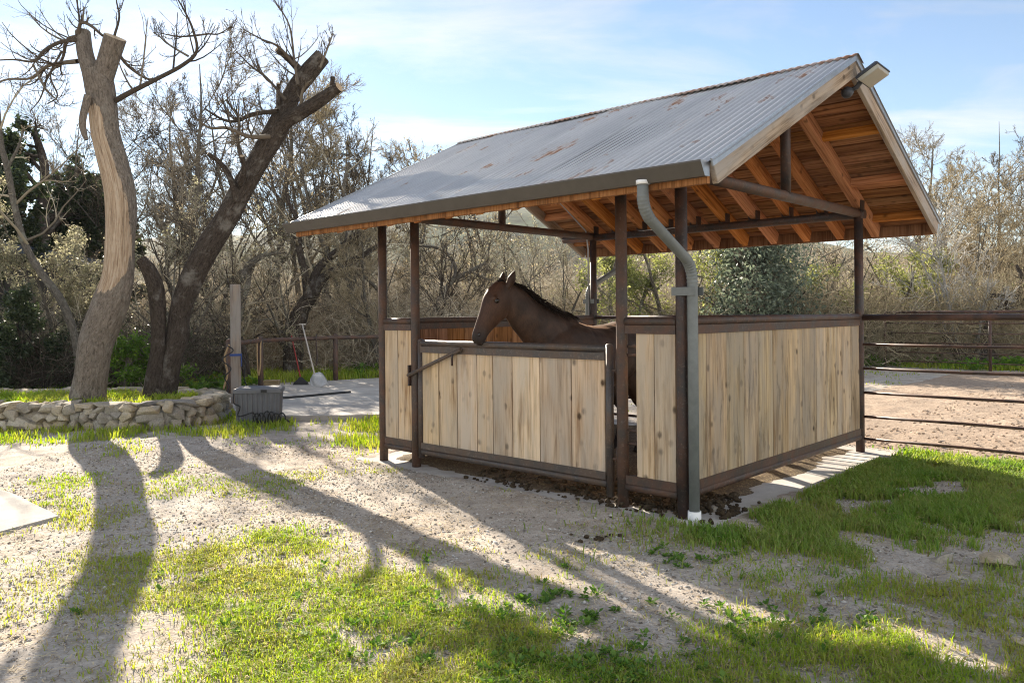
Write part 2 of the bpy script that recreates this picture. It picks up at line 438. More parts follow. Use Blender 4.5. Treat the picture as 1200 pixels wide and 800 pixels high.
def mesh_np(name, V, faces, mats, rnd=None, gc=None, smooth=False, parent=None, midx=None, extra=None):
    """fast mesh from numpy arrays; faces is a list of (n,k) index arrays"""
    me = bpy.data.meshes.new(name); V = np.asarray(V, 'f'); me.vertices.add(len(V)); me.vertices.foreach_set('co', V.ravel())
    idx = np.concatenate([f.ravel() for f in faces]).astype('i'); cnt = np.concatenate([np.full(len(f), f.shape[1]) for f in faces]).astype('i')
    me.loops.add(len(idx)); me.loops.foreach_set('vertex_index', idx)
    me.polygons.add(len(cnt)); me.polygons.foreach_set('loop_start', np.concatenate([[0], np.cumsum(cnt)[:-1]]).astype('i'))
    me.update(calc_edges=True)
    if smooth: me.polygons.foreach_set('use_smooth', np.ones(len(cnt), bool))
    if rnd is not None: me.attributes.new('rnd', 'FLOAT', 'POINT').data.foreach_set('value', np.asarray(rnd, 'f'))
    if gc is not None: me.attributes.new('gc', 'FLOAT_VECTOR', 'POINT').data.foreach_set('vector', np.asarray(gc, 'f').ravel())
    for k, v in (extra or {}).items(): me.attributes.new(k, 'FLOAT', 'POINT').data.foreach_set('value', np.asarray(v, 'f'))
    for m in (mats if isinstance(mats, (list, tuple)) else [mats]): me.materials.append(m)
    if midx is not None: me.polygons.foreach_set('material_index', np.asarray(midx, 'i'))
    o = bpy.data.objects.new(name, me); COL.objects.link(o)
    if parent: o.parent = parent
    return o


def tag(o, label=None, cat=None, group=None, kind=None):
    for k, v in (('label', label), ('category', cat), ('group', group), ('kind', kind)):
        if v: o[k] = v
    return o


def empty(name, loc=(0, 0, 0), rz=0., label=None, cat=None, group=None):
    o = bpy.data.objects.new(name, None); COL.objects.link(o); o.location = loc; o.rotation_euler = (0, 0, rz)
    return tag(o, label, cat, group)


def arc(p0, p1, p2, n=8):
    p0, p1, p2 = Vector(p0), Vector(p1), Vector(p2)
    return [p0 * (1 - t) ** 2 + p1 * 2 * t * (1 - t) + p2 * t * t for t in [i / n for i in range(n + 1)]]


def spline(pts, n=6):
    """Catmull-Rom through points (tuples of any length)"""
    P = [np.array(p, float) for p in pts]; P = [2 * P[0] - P[1]] + P + [2 * P[-1] - P[-2]]; o = []
    for i in range(1, len(P) - 2):
        for k in range(n):
            t = k / n; a, b, c, d = P[i - 1], P[i], P[i + 1], P[i + 2]
            o.append(.5 * (2 * b + (c - a) * t + (2 * a - 5 * b + 4 * c - d) * t * t + (3 * b - a - 3 * c + d) * t ** 3))
    o.append(P[-2]); return np.array(o)


# ------------------------------------------------------------------ world, sun, camera
SUN_EL = math.radians(25.5); SAZ = Vector((-.44, .898)).normalized()
w = bpy.data.worlds.new('World'); scene.world = w; w.use_nodes = True; nt = w.node_tree; nt.nodes.clear()
W = MT.__new__(MT); W.nt = nt
bo = W.n('ShaderNodeOutputWorld'); bg = W.n('ShaderNodeBackground'); W.l(bg.outputs[0], bo.inputs[0])
sky = W.n('ShaderNodeTexSky', sky_type='NISHITA'); sky.sun_disc = False
sky.sun_elevation = SUN_EL; sky.sun_rotation = math.atan2(SAZ.x, SAZ.y); sky.air_density = 1.0; sky.dust_density = 0.1; sky.ozone_density = 2.2
gen = W.n('ShaderNodeTexCoord').outputs['Generated']
sx = W.n('ShaderNodeSeparateXYZ'); W.l(gen, sx.inputs[0])
zz = W.math('ADD', W.math('MAXIMUM', sx.outputs[2], 0.), .18)
cp = W.n('ShaderNodeCombineXYZ'); W.l(W.math('DIVIDE', sx.outputs[0], zz), cp.inputs[0]); W.l(W.math('DIVIDE', sx.outputs[1], zz), cp.inputs[1])
cn = W.noise(W.map(cp.outputs[0], (1.0, 2.1, 1), (3.1, .4, 0)), 1.1, 8, .6, .5)
cm = W.rng(cn, .47, .72, 0, .75)
bw = W.n('ShaderNodeRGBToBW'); W.l(sky.outputs[0], bw.inputs[0])
wh = W.n('ShaderNodeCombineColor'); b2 = W.math('MULTIPLY', bw.outputs[0], 1.45)
for i in range(3): W.l(b2, wh.inputs[i])
cf = W.mix(cm, sky.outputs[0], wh.outputs[0])
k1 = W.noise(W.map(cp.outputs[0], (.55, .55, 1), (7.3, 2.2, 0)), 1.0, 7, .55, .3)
k2 = W.math('MULTIPLY', W.rng(k1, .44, .58), W.math('MULTIPLY', W.rng(sx.outputs[1], .0, -.35), W.rng(sx.outputs[2], .02, .12)))  # bright clouds added only behind the camera, as fill for the shaded sides
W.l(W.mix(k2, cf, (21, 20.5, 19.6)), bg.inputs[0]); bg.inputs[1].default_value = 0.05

ld = bpy.data.lights.new('sun', 'SUN'); ld.energy = 5.0; ld.angle = math.radians(.5); ld.color = (1, .89, .74)
lo = bpy.data.objects.new('sun', ld); COL.objects.link(lo)
sd = Vector((SAZ.x * math.cos(SUN_EL), SAZ.y * math.cos(SUN_EL), math.sin(SUN_EL)))
lo.rotation_euler = sd.to_track_quat('Z', 'Y').to_euler(); lo.location = sd * 60

cam = bpy.data.cameras.new('camera'); co = bpy.data.objects.new('camera', cam); COL.objects.link(co); scene.camera = co
cam.sensor_width = 36; cam.lens = 36 * F_PX / 1200; cam.shift_y = -(400 - HOR) / 1200
co.location = (0, 0, EYE); co.rotation_euler = (math.pi / 2, ROLL, 0); cam.clip_end = 4000; cam.clip_start = .05
vs = scene.view_settings; vs.view_transform = 'Standard'; vs.look = 'None'; vs.gamma = 1; vs.exposure = 1.78; vs.use_curve_mapping = False
cy = scene.cycles; cy.max_bounces = 6; cy.diffuse_bounces = 3; cy.transparent_max_bounces = 4; cy.use_denoising = True; cy.denoising_prefilter = 'NONE'; cy.denoising_input_passes = 'RGB_ALBEDO_NORMAL'; cy.filter_width = 1.1; cy.adaptive_threshold = .006; cy.sample_clamp_indirect = 2.5


# ------------------------------------------------------------------ ground, arena, slabs
def poly_px(pts, z=0.): return np.array([at(x, y, z) for x, y in pts])


def inside(poly, x, y):
    r = np.zeros(x.shape, bool); n = len(poly)
    for i in range(n):
        x0, y0 = poly[i]; x1, y1 = poly[(i + 1) % n]
        c = (y0 > y) != (y1 > y)
        r ^= c & (x < (x1 - x0) * (y - y0) / (y1 - y0 + 1e-12) + x0)
    return r


# patches of grass: outline on the ground, density, height
PATCH = [
    (poly_px([(195, 650), (300, 618), (372, 640), (330, 690), (440, 665), (540, 700), (640, 730), (720, 752), (830, 765), (850, 830), (220, 830), (262, 760), (180, 705)]), 1.0, .040, 0),
    (poly_px([(420, 640), (540, 650), (600, 700), (520, 690), (440, 668)]), .40, .045, 0),
    (poly_px([(600, 640), (700, 660), (760, 700), (700, 700), (620, 670)]), .22, .04, 0),
    (poly_px([(826, 618), (880, 585), (950, 560), (1014, 541), (1230, 536), (1230, 668), (1120, 662), (1040, 655), (960, 640), (890, 640)]), .95, .072, 1),
    (poly_px([(840, 640), (1000, 650), (1230, 690), (1230, 830), (800, 830), (700, 760), (860, 720), (1000, 745)]), .42, .05, 0),
    (poly_px([(1010, 720), (1120, 730), (1230, 790), (1230, 830), (900, 830), (860, 760)]), .65, .055, 0),
    (poly_px([(-20, 500), (130, 498), (255, 492), (262, 506), (150, 512), (80, 520), (-20, 520)]), .8, .09, 0),
    (poly_px([(70, 515), (165, 512), (180, 532), (110, 538)]), .55, .05, 0),
    (poly_px([(240, 482), (335, 478), (340, 500), (270, 514), (210, 512)]), .7, .10, 0),
    (poly_px([(396, 492), (446, 483), (450, 536), (410, 528)]), .9, .09, 0),
    (poly_px([(380, 520), (450, 520), (450, 550), (400, 548)]), .4, .05, 0),
    (poly_px([(90, 640), (170, 640), (165, 720), (100, 715)]), .35, .04, 0),
    (poly_px([(20, 578), (60, 585), (90, 610), (60, 612)]), .6, .05, 0),
    (poly_px([(60, 545), (110, 550), (100, 580), (50, 575)]), .2, .04, 0),
    (poly_px([(640, 440), (760, 440), (760, 520), (640, 520)]), 0., .05, 0),
]
for P, d, h, k in [((180, 440, 600, 452), 1., .16, 0)]: PATCH.append((poly_px([(P[0], 462), (260, 452), (400, 444), (P[2], 440), (P[2], 432), (300, 436), (120, 448), (-30, 462), (-30, 480), (100, 466)]), .9, .16, 0))
PATCH.append((np.array([sh2w(-6, 16.9), sh2w(26, 16.9), sh2w(26, 20), sh2w(-6, 20)]), .7, .12, 0))


def dens(x, y, soft=None):
    jx = x + (fbm(x * 2.3, y * 2.3, 31, 3) - .45) * .55; jy = y + (fbm(x * 2.3, y * 2.3, 41, 3) - .45) * .55
    if soft is not None: q = soft.normal(size=x.shape) * .06 + soft.normal(size=x.shape) * .22 * (soft.random(x.shape) < .35); jx = jx + q; jy = jy + soft.normal(size=x.shape) * .06 + soft.normal(size=x.shape) * .22 * (soft.random(x.shape) < .35)
    clump = sstep(.30, .56, fbm(x * 3.1, y * 3.1, 51, 4)); d = np.zeros(x.shape); hh = np.full(x.shape, .035); kk = np.zeros(x.shape)
    base = .09 * sstep(.50, .68, fbm(x * 1.3, y * 1.3, 61, 4)); d = base.copy()
    for P, q, h, k in PATCH:
        m = inside(P, x + (jx - x) * (1 + 1.2 * k), y + (jy - y) * (1 + 1.2 * k)); v = q * ((clump * .85 + .15 * (q > .6)) if not k else clump * (.62 + .38 * sstep(.36, .56, fbm(x * 1.3, y * 1.3, 58, 3))))
        up_ = m & (v > d); d[up_] = v[up_]; hh[up_] = h; kk[up_] = k
    return d, hh, kk


def grid_sheet(name, xs, ys, hf, mat, veg=False):
    X, Y = np.meshgrid(xs, ys); Z = hf(X, Y); V = np.stack([X, Y, Z], -1).reshape(-1, 3)
    nx, ny = len(xs), len(ys); i = (np.arange(ny - 1)[:, None] * nx + np.arange(nx - 1)[None]).ravel()
    Fq = np.stack([i, i + 1, i + nx + 1, i + nx], 1)
    ex = None
    if veg: ex = {'veg': dens(X.ravel(), Y.ravel())[0] + 1.6 * sstep(24, 32, Y.ravel())}
    o = mesh_np(name, V, [Fq], mat, smooth=True, extra=ex); return tag(o, kind='structure')


def in_arena(X, Y):
    lx, ly = w2sh(X, Y)
    return np.minimum(np.minimum(lx + 2.2, 26 - lx), np.minimum(ly - SD - .28, 16.9 - ly))


def ground_h(X, Y):
    a = in_arena(X, Y)
    fine = ((fbm(X * 9, Y * 9, 71, 3) - .45) * .024 - .014 * sstep(.66, .84, vnoise(X * 6.3, Y * 6.3, 73)) * vnoise(X * .9, Y * .9, 74)) * sstep(30, 12, Y)
    lx, ly = w2sh(X, Y)
    j_ = (fbm(X * 3.3, Y * 3.3, 19, 4) - .45) * .30; under = sstep(-.02, .05, np.minimum(np.minimum(lx + SW + .20, .26 - lx), np.minimum(ly + .10, SD + .22 - ly)) + j_)
    rim = sstep(.35, .0, np.abs(np.maximum(np.maximum(-SW - .32 - lx, lx - .34), np.maximum(-.16 - ly, ly - SD - .25))))
    return hgt(X, Y) + fine - .06 * sstep(.1, .5, a) - .06 * under + .024 * rim * (1 - under)


xs = np.concatenate([-1500 + 0 * np.arange(1), np.linspace(-400, -60, 12), np.linspace(-50, -8, 60), np.arange(-7.9, 8.0, .05), np.linspace(8.1, 50, 70), np.linspace(60, 400, 12), [1500]])
ys = np.concatenate([[-300, -60, -15, -5, -1, 0, 1], np.arange(1.6, 13.5, .05), np.arange(13.6, 24, .14), np.linspace(24.4, 60, 60), np.linspace(66, 300, 14), [600, 1500]])
grid_sheet('ground', xs, ys, ground_h, M['soil'], True)

# arena of loose sand
lxs = np.arange(-2.2, 24, .06); lys = np.arange(SD + .28, 16.9, .06)
LX, LY = np.meshgrid(lxs, lys); AX, AY = sh2w(LX, LY)
chop = fbm(LX * 4.2, LY * 4.2, 81, 3); AZ = hgt(AX, AY) + .004 + .022 * sstep(.35, .62, chop) * sstep(0, .5, in_arena(AX, AY)) + (fbm(LX * 13, LY * 13, 83, 2) - .4) * .016 - .02 * sstep(.25, 0, in_arena(AX, AY))
nx = len(lxs); i = (np.arange(len(lys) - 1)[:, None] * nx + np.arange(nx - 1)[None]).ravel()
tag(mesh_np('arena_ground', np.stack([AX, AY, AZ], -1).reshape(-1, 3), [np.stack([i, i + 1, i + nx + 1, i + nx], 1)], M['sand'], smooth=True), kind='structure')


def slab(name, pts, z0, z1, mat):
    bm = bmesh.new(); vs_ = [bm.verts.new((x, y, z1)) for x, y in pts]; f = bm.faces.new(vs_)
    if f.normal.z < 0: f.normal_flip()
    r = bmesh.ops.extrude_face_region(bm, geom=[f]); bmesh.ops.translate(bm, vec=(0, 0, z0 - z1), verts=[v for v in r['geom'] if isinstance(v, bmesh.types.BMVert)])
    bmesh.ops.recalc_face_normals(bm, faces=bm.faces)
    bmesh.ops.bevel(bm, geom=[e for e in bm.edges if all(v.co.z > z1 - .001 for v in e.verts)], offset=.012, segments=2, affect='EDGES')
    me = bpy.data.meshes.new(name); bm.to_mesh(me); bm.free(); me.materials.append(mat); o = bpy.data.objects.new(name, me); COL.objects.link(o); return tag(o, kind='structure')


slab('concrete_floor', [sh2w(-SW - .32, -.16), sh2w(.34, -.16), sh2w(.34, SD + .25), sh2w(-SW - .32, SD + .25)], -.25, .018, M['conc'])
sl = poly_px([(262, 470), (278, 492.5), (450, 489.5), (520, 486), (560, 445), (500, 441), (445, 445), (392, 448), (304, 456)])
slab('concrete_path', sl, -.2, .05, M['conc'])
slab('concrete_walk', poly_px([(-60, 566), (8, 577), (67, 606), (-60, 640)]), -.2, .014, m_concrete('stained_concrete', .8))

# ------------------------------------------------------------------ horse shelter
SH = empty('horse_shelter', (BX, BY, 0), TH, 'open wooden and steel horse stall with rusty corrugated gable roof on brown pipe posts', 'horse shelter')
ZR, ZT, P2, P3 = 1.424, 2.486, 2.94, .522
YC = SD / 2; S_ = .49; ZTOP = 3.60; RX0, RX1 = -SW - .629, .604
PR = .044


def rz_(y, off=0.): return ZTOP - S_ * abs(y - YC) - off


def part(mb, name, mat, parent=SH, bevel=0, label=None):
    o = mb.build(name, M[mat] if isinstance(mat, str) else mat, parent, bevel)
    if label: o['label'] = label
    return o


for x, y, zt in ((-SW, 0, ZT - .02), (0, 0, ZT - .02), (0, SD, ZT - .02), (-SW, SD, ZT - .02), (-P2, 0, ZT - .05), (-P3, 0, ZT - .05)):
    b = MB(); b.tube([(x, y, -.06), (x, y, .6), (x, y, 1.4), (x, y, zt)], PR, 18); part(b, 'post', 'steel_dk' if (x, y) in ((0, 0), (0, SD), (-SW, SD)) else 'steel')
for y in (0, SD):
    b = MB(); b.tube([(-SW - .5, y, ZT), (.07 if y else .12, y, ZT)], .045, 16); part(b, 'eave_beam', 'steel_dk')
for x in (-SW, 0):
    b = MB(); b.tube([(x, -.10, ZT + .012), (x, YC, ZT + .012), (x, SD + .07, ZT + .012)], .046, 18); part(b, 'tie_beam', 'steel')
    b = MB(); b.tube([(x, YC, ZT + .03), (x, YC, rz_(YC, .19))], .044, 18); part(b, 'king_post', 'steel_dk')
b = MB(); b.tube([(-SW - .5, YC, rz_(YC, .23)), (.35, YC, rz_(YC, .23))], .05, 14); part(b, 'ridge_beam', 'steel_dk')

YE = 2.43                     # half span of the roof
for sg in (-1, 1):
    nrm = Vector((0, sg * S_, 1)).normalized()

    def rp(x, d, off):        # point under the roof: d metres out from the ridge (plan), off below the sheet
        return Vector((x, YC + sg * d, ZTOP - S_ * d)) - nrm * off
    # corrugated sheet
    xs_ = np.arange(RX0 - .02, RX1 + .021, .068 / 8); ds = np.array([.0, .4, .8, 1.2, 1.6, 2.0, YE]); V = []
    for d in ds:
        for x in xs_:
            cs_ = math.cos(x / .068 * 2 * math.pi); a = .0082 * cs_ + .004 * math.sin(x * 3.1 + d)
            sag = .006 * math.sin(d * 2.3 + 1) + (.0 if (int((x + 9) / .80) % 2) else -.007)
            V.append(Vector((x, YC + sg * d, ZTOP - S_ * d)) + nrm * (a + sag))
    nx = len(xs_); i = (np.arange(len(ds) - 1)[:, None] * nx + np.arange(nx - 1)[None]).ravel()
    Fq = np.stack([i, i + 1, i + nx + 1, i + nx], 1)
    if sg > 0: Fq = Fq[:, ::-1]
    Vt = np.array([tuple(q) for q in V]); Vb = Vt - np.array(tuple(nrm)) * .0012; n_ = len(Vt)
    mesh_np('roof_sheet', np.concatenate([Vt, Vb]), [Fq[:, ::-1], Fq + n_], M['roof'], smooth=True, parent=SH)
    # deck boards
    b = MB(); d = .03
    while d < YE - .06:
        bw_ = min(.125, YE - .05 - d); nseg = random.choice((2, 3)); cuts = sorted([RX0 + .05] + [random.uniform(RX0 + .6, RX1 - .4) for _ in range(nseg - 1)] + [RX1 - .05])
        for x0, x1 in zip(cuts, cuts[1:]):
            b.beam(rp(x0 + .001, d + bw_ / 2, .028 + random.uniform(0, .003)), rp(x1 - .001, d + bw_ / 2, .028 + random.uniform(0, .003)), (bw_) * 1.113, .018, nrm)
        d += bw_ + .017
    part(b, 'roof_deck', 'deck')
    b = MB()
    b.beam(rp(RX0 + .06, (YE - .06) / 2 + .01, .0165), rp(RX1 - .06, (YE - .06) / 2 + .01, .0165), (YE - .10) * 1.113, .003, nrm); part(b, 'gap_shade_sheet', 'black')  # black sheet added behind the deck boards so their gaps read as shade
    # rafters
    for k in range(10):
        x = -.0 - .3825 * k + random.uniform(-.008, .008)
        b = MB(); b.beam(rp(x, .03, .112), rp(x, YE - .075, .112), .075, .14, nrm); part(b, 'rafter', 'cedar', bevel=.003)
        b = MB(); yb = 0 if sg < 0 else SD; zb = ZT + .045
        b.box((x - .048, yb - .05, zb + .001), (x - .0385, yb + .05, zb + .10)); b.box((x + .0385, yb - .05, zb + .001), (x + .048, yb + .05, zb + .10)); b.box((x - .05, yb - .05, zb - .004), (x + .05, yb + .05, zb + .003))
        part(b, 'rafter_clip', 'steel_dk')
    # lookouts and barge boards
    for xe, xi in ((RX1 - .045, .0), (RX0 + .045, -.3825 * 9)):
        s_ = 1 if xe > xi else -1
        for d in (.12, .80, 1.52, 2.15):
            b = MB(); b.beam(rp(xi + .03 * s_, d, .085), rp(xe - .0 * s_, d, .085), .045, .085, nrm); part(b, 'lookout', 'cedar', bevel=.003)
        xo = xe + .021 * s_
        b = MB(); b.beam(rp(xo, .012, .092), rp(xo, YE - .03, .092), .04, .14, nrm); part(b, 'barge_board', 'barge', bevel=.004)
        b = MB(); b.beam(rp(xo + .028 * s_, -.01 if sg < 0 else .01, .014), rp(xo + .028 * s_, YE, .014), .012, .05, nrm)
        part(b, 'edge_trim', 'galv')
    # fascia + gutter
    ye = YC + sg * (YE - .055); zf = ZTOP - S_ * (YE - .055)
    b = MB(); b.box((RX0 + .05, ye - .018, zf - .158), (RX1 - .046, ye + .018, zf - .04)); part(b, 'fascia', 'deck', bevel=.003)
    g = MB(); y0 = ye + sg * .022; zt_ = zf - .028
    prof = [(0, 0), (0, -.090), (.055, -.093), (.075, -.06), (.105, -.010), (.105, 0), (.092, .0), (.090, -.012), (.064, -.06), (.05, -.084), (.006, -.082), (.006, 0)]
    V = [];
    gx0, gx1 = RX0 - .02, RX1 - .03
    for x in (gx0, gx1):
        for a, c in prof: V.append((x, y0 + sg * a, zt_ + c))
    n_ = len(prof); Fc = [(i, (i + 1) % n_, n_ + (i + 1) % n_, n_ + i) for i in range(n_)]
    g.add(V, Fc)
    go = part(g, 'gutter', 'gutter')
    for x, dx in ((gx0, -.002), (gx1, .002)):
        g = MB()
        V = [(x + dx, y0 + sg * a, zt_ + c) for a, c in prof[:6]]; V += [(x + dx * 2, q[1], q[2]) for q in V]
        g.add(V, [tuple(range(6)), tuple(range(11, 5, -1))] + [(i, (i + 1) % 6, 6 + (i + 1) % 6, 6 + i) for i in range(6)])
        part(g, 'end_cap', 'galv', go)
# ridge cap: corrugated strip folded over the ridge
V = []; xs_ = np.arange(RX0 - .01, RX1 + .03, .068 / 6); prof = [(-.13, 0), (-.05, 0), (-.012, 0), (.012, 0), (.05, 0), (.13, 0)]
for x in xs_:
    for y, _ in prof:
        lift = .015 + (.008 * math.cos(x / .068 * 2 * math.pi) + .003) * min(1, abs(y) / .03)
        V.append((x, YC + y, ZTOP - S_ * abs(y) + lift))
np_ = len(prof); i = (np.arange(len(xs_) - 1)[:, None] * np_ + np.arange(np_ - 1)[None]).ravel()
s = MT('rusty_ridge', .7, .3); n_ = s.noise(s.obj(), 4, 5, .7); s.col(s.mix(s.rng(n_, .4, .6), (.24, .12, .06), (.36, .34, .32)))
rc = mesh_np('ridge_cap', np.array(V), [np.stack([i, i + np_, i + np_ + 1, i + 1], 1)], s.m, smooth=True, parent=SH)


def clad(x0, y0, x1, y1, nb, mat, gap0=0., thick=.03, name='wall_panel', top=ZR, zb=.165, rail=True, facing=-1, stm='steel'):
    """boarded panel between two posts: pipe + flat bar at top and bottom, vertical boards between"""
    a = Vector((x0, y0, 0)); c = Vector((x1, y1, 0)); d = (c - a).normalized(); nv = Vector((d.y, -d.x, 0)); L = (c - a).length
    e0 = a + d * (PR - .006); e1 = c - d * (PR - .006); fo = empty(name); fo.parent = SH
    for nm, zp, z0, z1 in (('top_rail', top, top - .092, top - .028), ('bottom_rail', zb + .01, zb + .036, zb + .10)):
        root = MB(); root.tube([e0 + Vector((0, 0, zp)), e1 + Vector((0, 0, zp))], .031, 16)
        for sgn in (1, -1):
            q = nv * (.021 * sgn); z = (z0 + z1) / 2
            root.beam(e0 + q + d * .004 + Vector((0, 0, z)), e1 + q - d * .004 + Vector((0, 0, z)), .008, z1 - z0, (0, 0, 1))
        part(root, nm, stm, fo)
    b = MB(); s0 = PR + .004 + gap0; wd = (L - s0 - PR - .004) / nb; t = s0; edges = [s0]
    for k in range(nb): edges.append(s0 + wd * (k + 1) + (random.uniform(-.16, .16) * wd if k < nb - 1 else 0))
    for k in range(nb):
        u0, u1 = edges[k] + .003, edges[k + 1] - .003; m = a + d * ((u0 + u1) / 2) + nv * random.uniform(-.002, .002)
        b.beam(m + Vector((0, 0, zb + .075)), m + Vector((0, 0, top - .06)), thick, u1 - u0, d)
    part(b, 'boards', mat, fo, bevel=.002)
    return fo


clad(-SW, 0, -P2, 0, 2, 'plank_f')
pn = clad(-P3, 0, 0, 0, 2, 'plank_f', gap0=.085)
for z in (1.235, 1.17, .60, .50): b = MB(); b.tube([(-P3 + .03, .012, z), (-P3 + PR + .105, .012, z)], .011, 10); part(b, 'stub_pipe', 'steel', pn)
clad(0, 0, 0, SD, 12, 'plank_s')
clad(-SW, SD, -SW, 0, 13, 'deck')
# pipe rails closing the back
for z in (ZR, 1.13, .88, .635, .39, .16):
    b = MB(); b.tube([(-SW + .03, SD, z), (-.03, SD, z)], .024 if z > 1.3 else .016, 10); part(b, 'back_rail', 'fence')

# gate
gx0, gx1 = -P2 + .085, -P3 - .115; GZ = 1.215
gt = MB(); gt.tube([(gx0, -.005, .115), (gx0, -.005, 1.235)], .031, 16); gt.tube([(gx1, -.005, .075), (gx1, -.005, 1.235)], .031, 16)
for x in (gx0, gx1): gt.blob((x, -.005, 1.235), (.0315, .0315, .02), 2, 0)
gt.tube([(gx0 + .02, -.005, GZ), (gx1 - .02, -.005, GZ)], .0295, 16); gt.tube([(gx0 + .02, -.005, .175), (gx1 - .02, -.005, .175)], .0295, 16)
for z0, z1 in ((1.125, 1.183), (.207, .265)):
    for q in (.022, -.032): gt.beam((gx0 + .025, q, (z0 + z1) / 2), (gx1 - .025, q, (z0 + z1) / 2), .008, z1 - z0)
gate = part(gt, 'gate', 'steel_gate')
b = MB(); fr = [0, .108, .225, .345, .437, .545, .69, .845, 1.0]; a0, a1 = gx0 + .033, gx1 - .033
for u0, u1 in zip(fr, fr[1:]):
    b.beam((a0 + (a1 - a0) * (u0 + u1) / 2, -.005 + random.uniform(-.002, .002), .235), (a0 + (a1 - a0) * (u0 + u1) / 2, -.005, 1.155), .03, (a1 - a0) * (u1 - u0) - .009, (1, 0, 0))
part(b, 'boards', 'plank_f', gate, bevel=.002)
for z in (1.08, .40):
    b = MB(); b.tube([(gx1 + .025, -.005, z - .03), (gx1 + .07, -.005, z - .03)], .012, 10); b.tube([(gx1 + .065, -.005, z - .05), (gx1 + .065, -.005, z + .06)], .011, 10); b.tube([(gx1 + .06, -.005, z + .04), (-P3 - .02, -.005, z + .04)], .010, 10)
    part(b, 'hinge', 'steel', gate)
lt = MB(); p0 = Vector((-P2 - .02, -.075, .905)); p1 = Vector((gx0 + .62, -.065, 1.17))
lt.tube([p0, p1], .0175, 12); lb = part(lt, 'latch_bar', 'steel_gate')
b = MB(); b.box((-P2 - .05, -.06, .80), (-P2 - .035, .02, 1.0)); b.tube([(-P2 - .02, -.09, .905), (-P2 - .02, -.03, .905)], .012, 10); part(b, 'latch_bracket', 'steel_dk', lb)
q = p0.lerp(p1, .87); b = MB(); b.tube([q, q + Vector((.0, -.02, -.03)), q + Vector((.002, -.022, -.115))], .010, 10); part(b, 'latch_handle', 'steel_dk', lb)

# downspouts
for sy in (-1, 1):
    yg = YC + sy * (YE - .055 + .075); zg = ZTOP - S_ * (YE - .055) - .118
    if sy < 0: ox, vx, vy = .13, .094, -.012
    else: ox, vx, vy = -SW + .02, -SW - .085, SD - .01
    r = .0375
    path = [(ox, yg, zg + .02), (ox, yg, zg - .06)] + [tuple(p) for p in arc((ox, yg, zg - .07), (ox, yg, zg - .16), (ox * .9 + vx * .1, yg * .87 + vy * .13, zg - .22), 8)]
    e1 = Vector((vx, vy, zg - .50)); e0 = Vector(path[-1]); k1 = e0.lerp(e1, .82)
    path += [tuple(e0.lerp(k1, t)) for t in (.35, .7, 1)] + [tuple(p) for p in arc(k1, e1, e1 + Vector((0, 0, -.13)), 8)][1:]
    zb_ = .07 if sy < 0 else .1
    path += [(vx, vy, 1.2), (vx, vy, zb_)]
    b = MB(); rr = [r * (1.03 if 2 < i < 11 and i % 2 else 1.) for i in range(len(path))]; b.tube(path, rr, 18); ds_ = part(b, 'downspout', 'spout')
    # pleated elbows
    b = MB(); el = path[2:11]
    for p, q in zip(el, el[1:]):
        p = Vector(p); q = Vector(q); m = (p + q) / 2; dd = (q - p).normalized() * .009; b.tube([m - dd, m - dd * .4, m + dd * .4, m + dd], [r, r * 1.07, r * 1.07, r], 16, False)
    part(b, 'elbow_pleats', 'spout', ds_); b = MB(); el = path[14:22]
    for p, q in zip(el, el[1:]):
        p = Vector(p); q = Vector(q); m = (p + q) / 2; dd = (q - p).normalized() * .009; b.tube([m - dd, m - dd * .4, m + dd * .4, m + dd], [r, r * 1.07, r * 1.07, r], 16, False)
    part(b, 'elbow_pleats', 'spout', ds_)
    b = MB(); zs = path[-3][2] - .05; px_ = 0 if sy < 0 else -SW; py_ = 0 if sy < 0 else SD
    cx = (px_ + vx) / 2
    b.box((min(px_, vx) - .05, py_ - .058, zs - .03), (max(px_, vx) + .05, py_ - .052, zs + .03)); b.box((min(px_, vx) - .05, py_ + .048, zs - .03), (max(px_, vx) + .05, py_ + .054, zs + .03))
    part(b, 'strap', 'spout', ds_)
    if sy < 0:
        b = MB(); b.tube([(vx, vy, -.02), (vx, vy, .085)], .0475, 18); part(b, 'drain_collar', 'white', ds_)
    b = MB(); b.tube([(ox, yg, zg - .005), (ox, yg, zg + .022)], .044, 16); part(b, 'outlet', 'white', ds_)
# electric conduit beside the back left post
b = MB(); b.tube([(-SW + .12, SD - 1.15, rz_(SD - 1.15, .13)), (-SW + .02, SD - .8, rz_(SD - .8, .19)), (-SW - .03, SD - .12, rz_(SD - .12, .22)), (-SW - .03, SD - .07, ZT - .15), (-SW - .03, SD - .07, .9)], .011, 10); part(b, 'conduit', 'galv')

# floodlight under the ridge end
fl = empty('floodlight', (*sh2w(RX1 + .03, YC), 3.375), TH, 'grey rectangular floodlight tilted out from the gable peak of the shelter', 'floodlight')
R_ = Matrix.Rotation(-.058, 4, 'Z') @ Matrix.Rotation(-.483, 4, 'Y') @ Matrix.Rotation(-.233, 4, 'X')


def rot_mb(mb, mat, off):
    mb.v = [tuple(mat @ Vector(q) + Vector(off)) for q in mb.v]; return mb


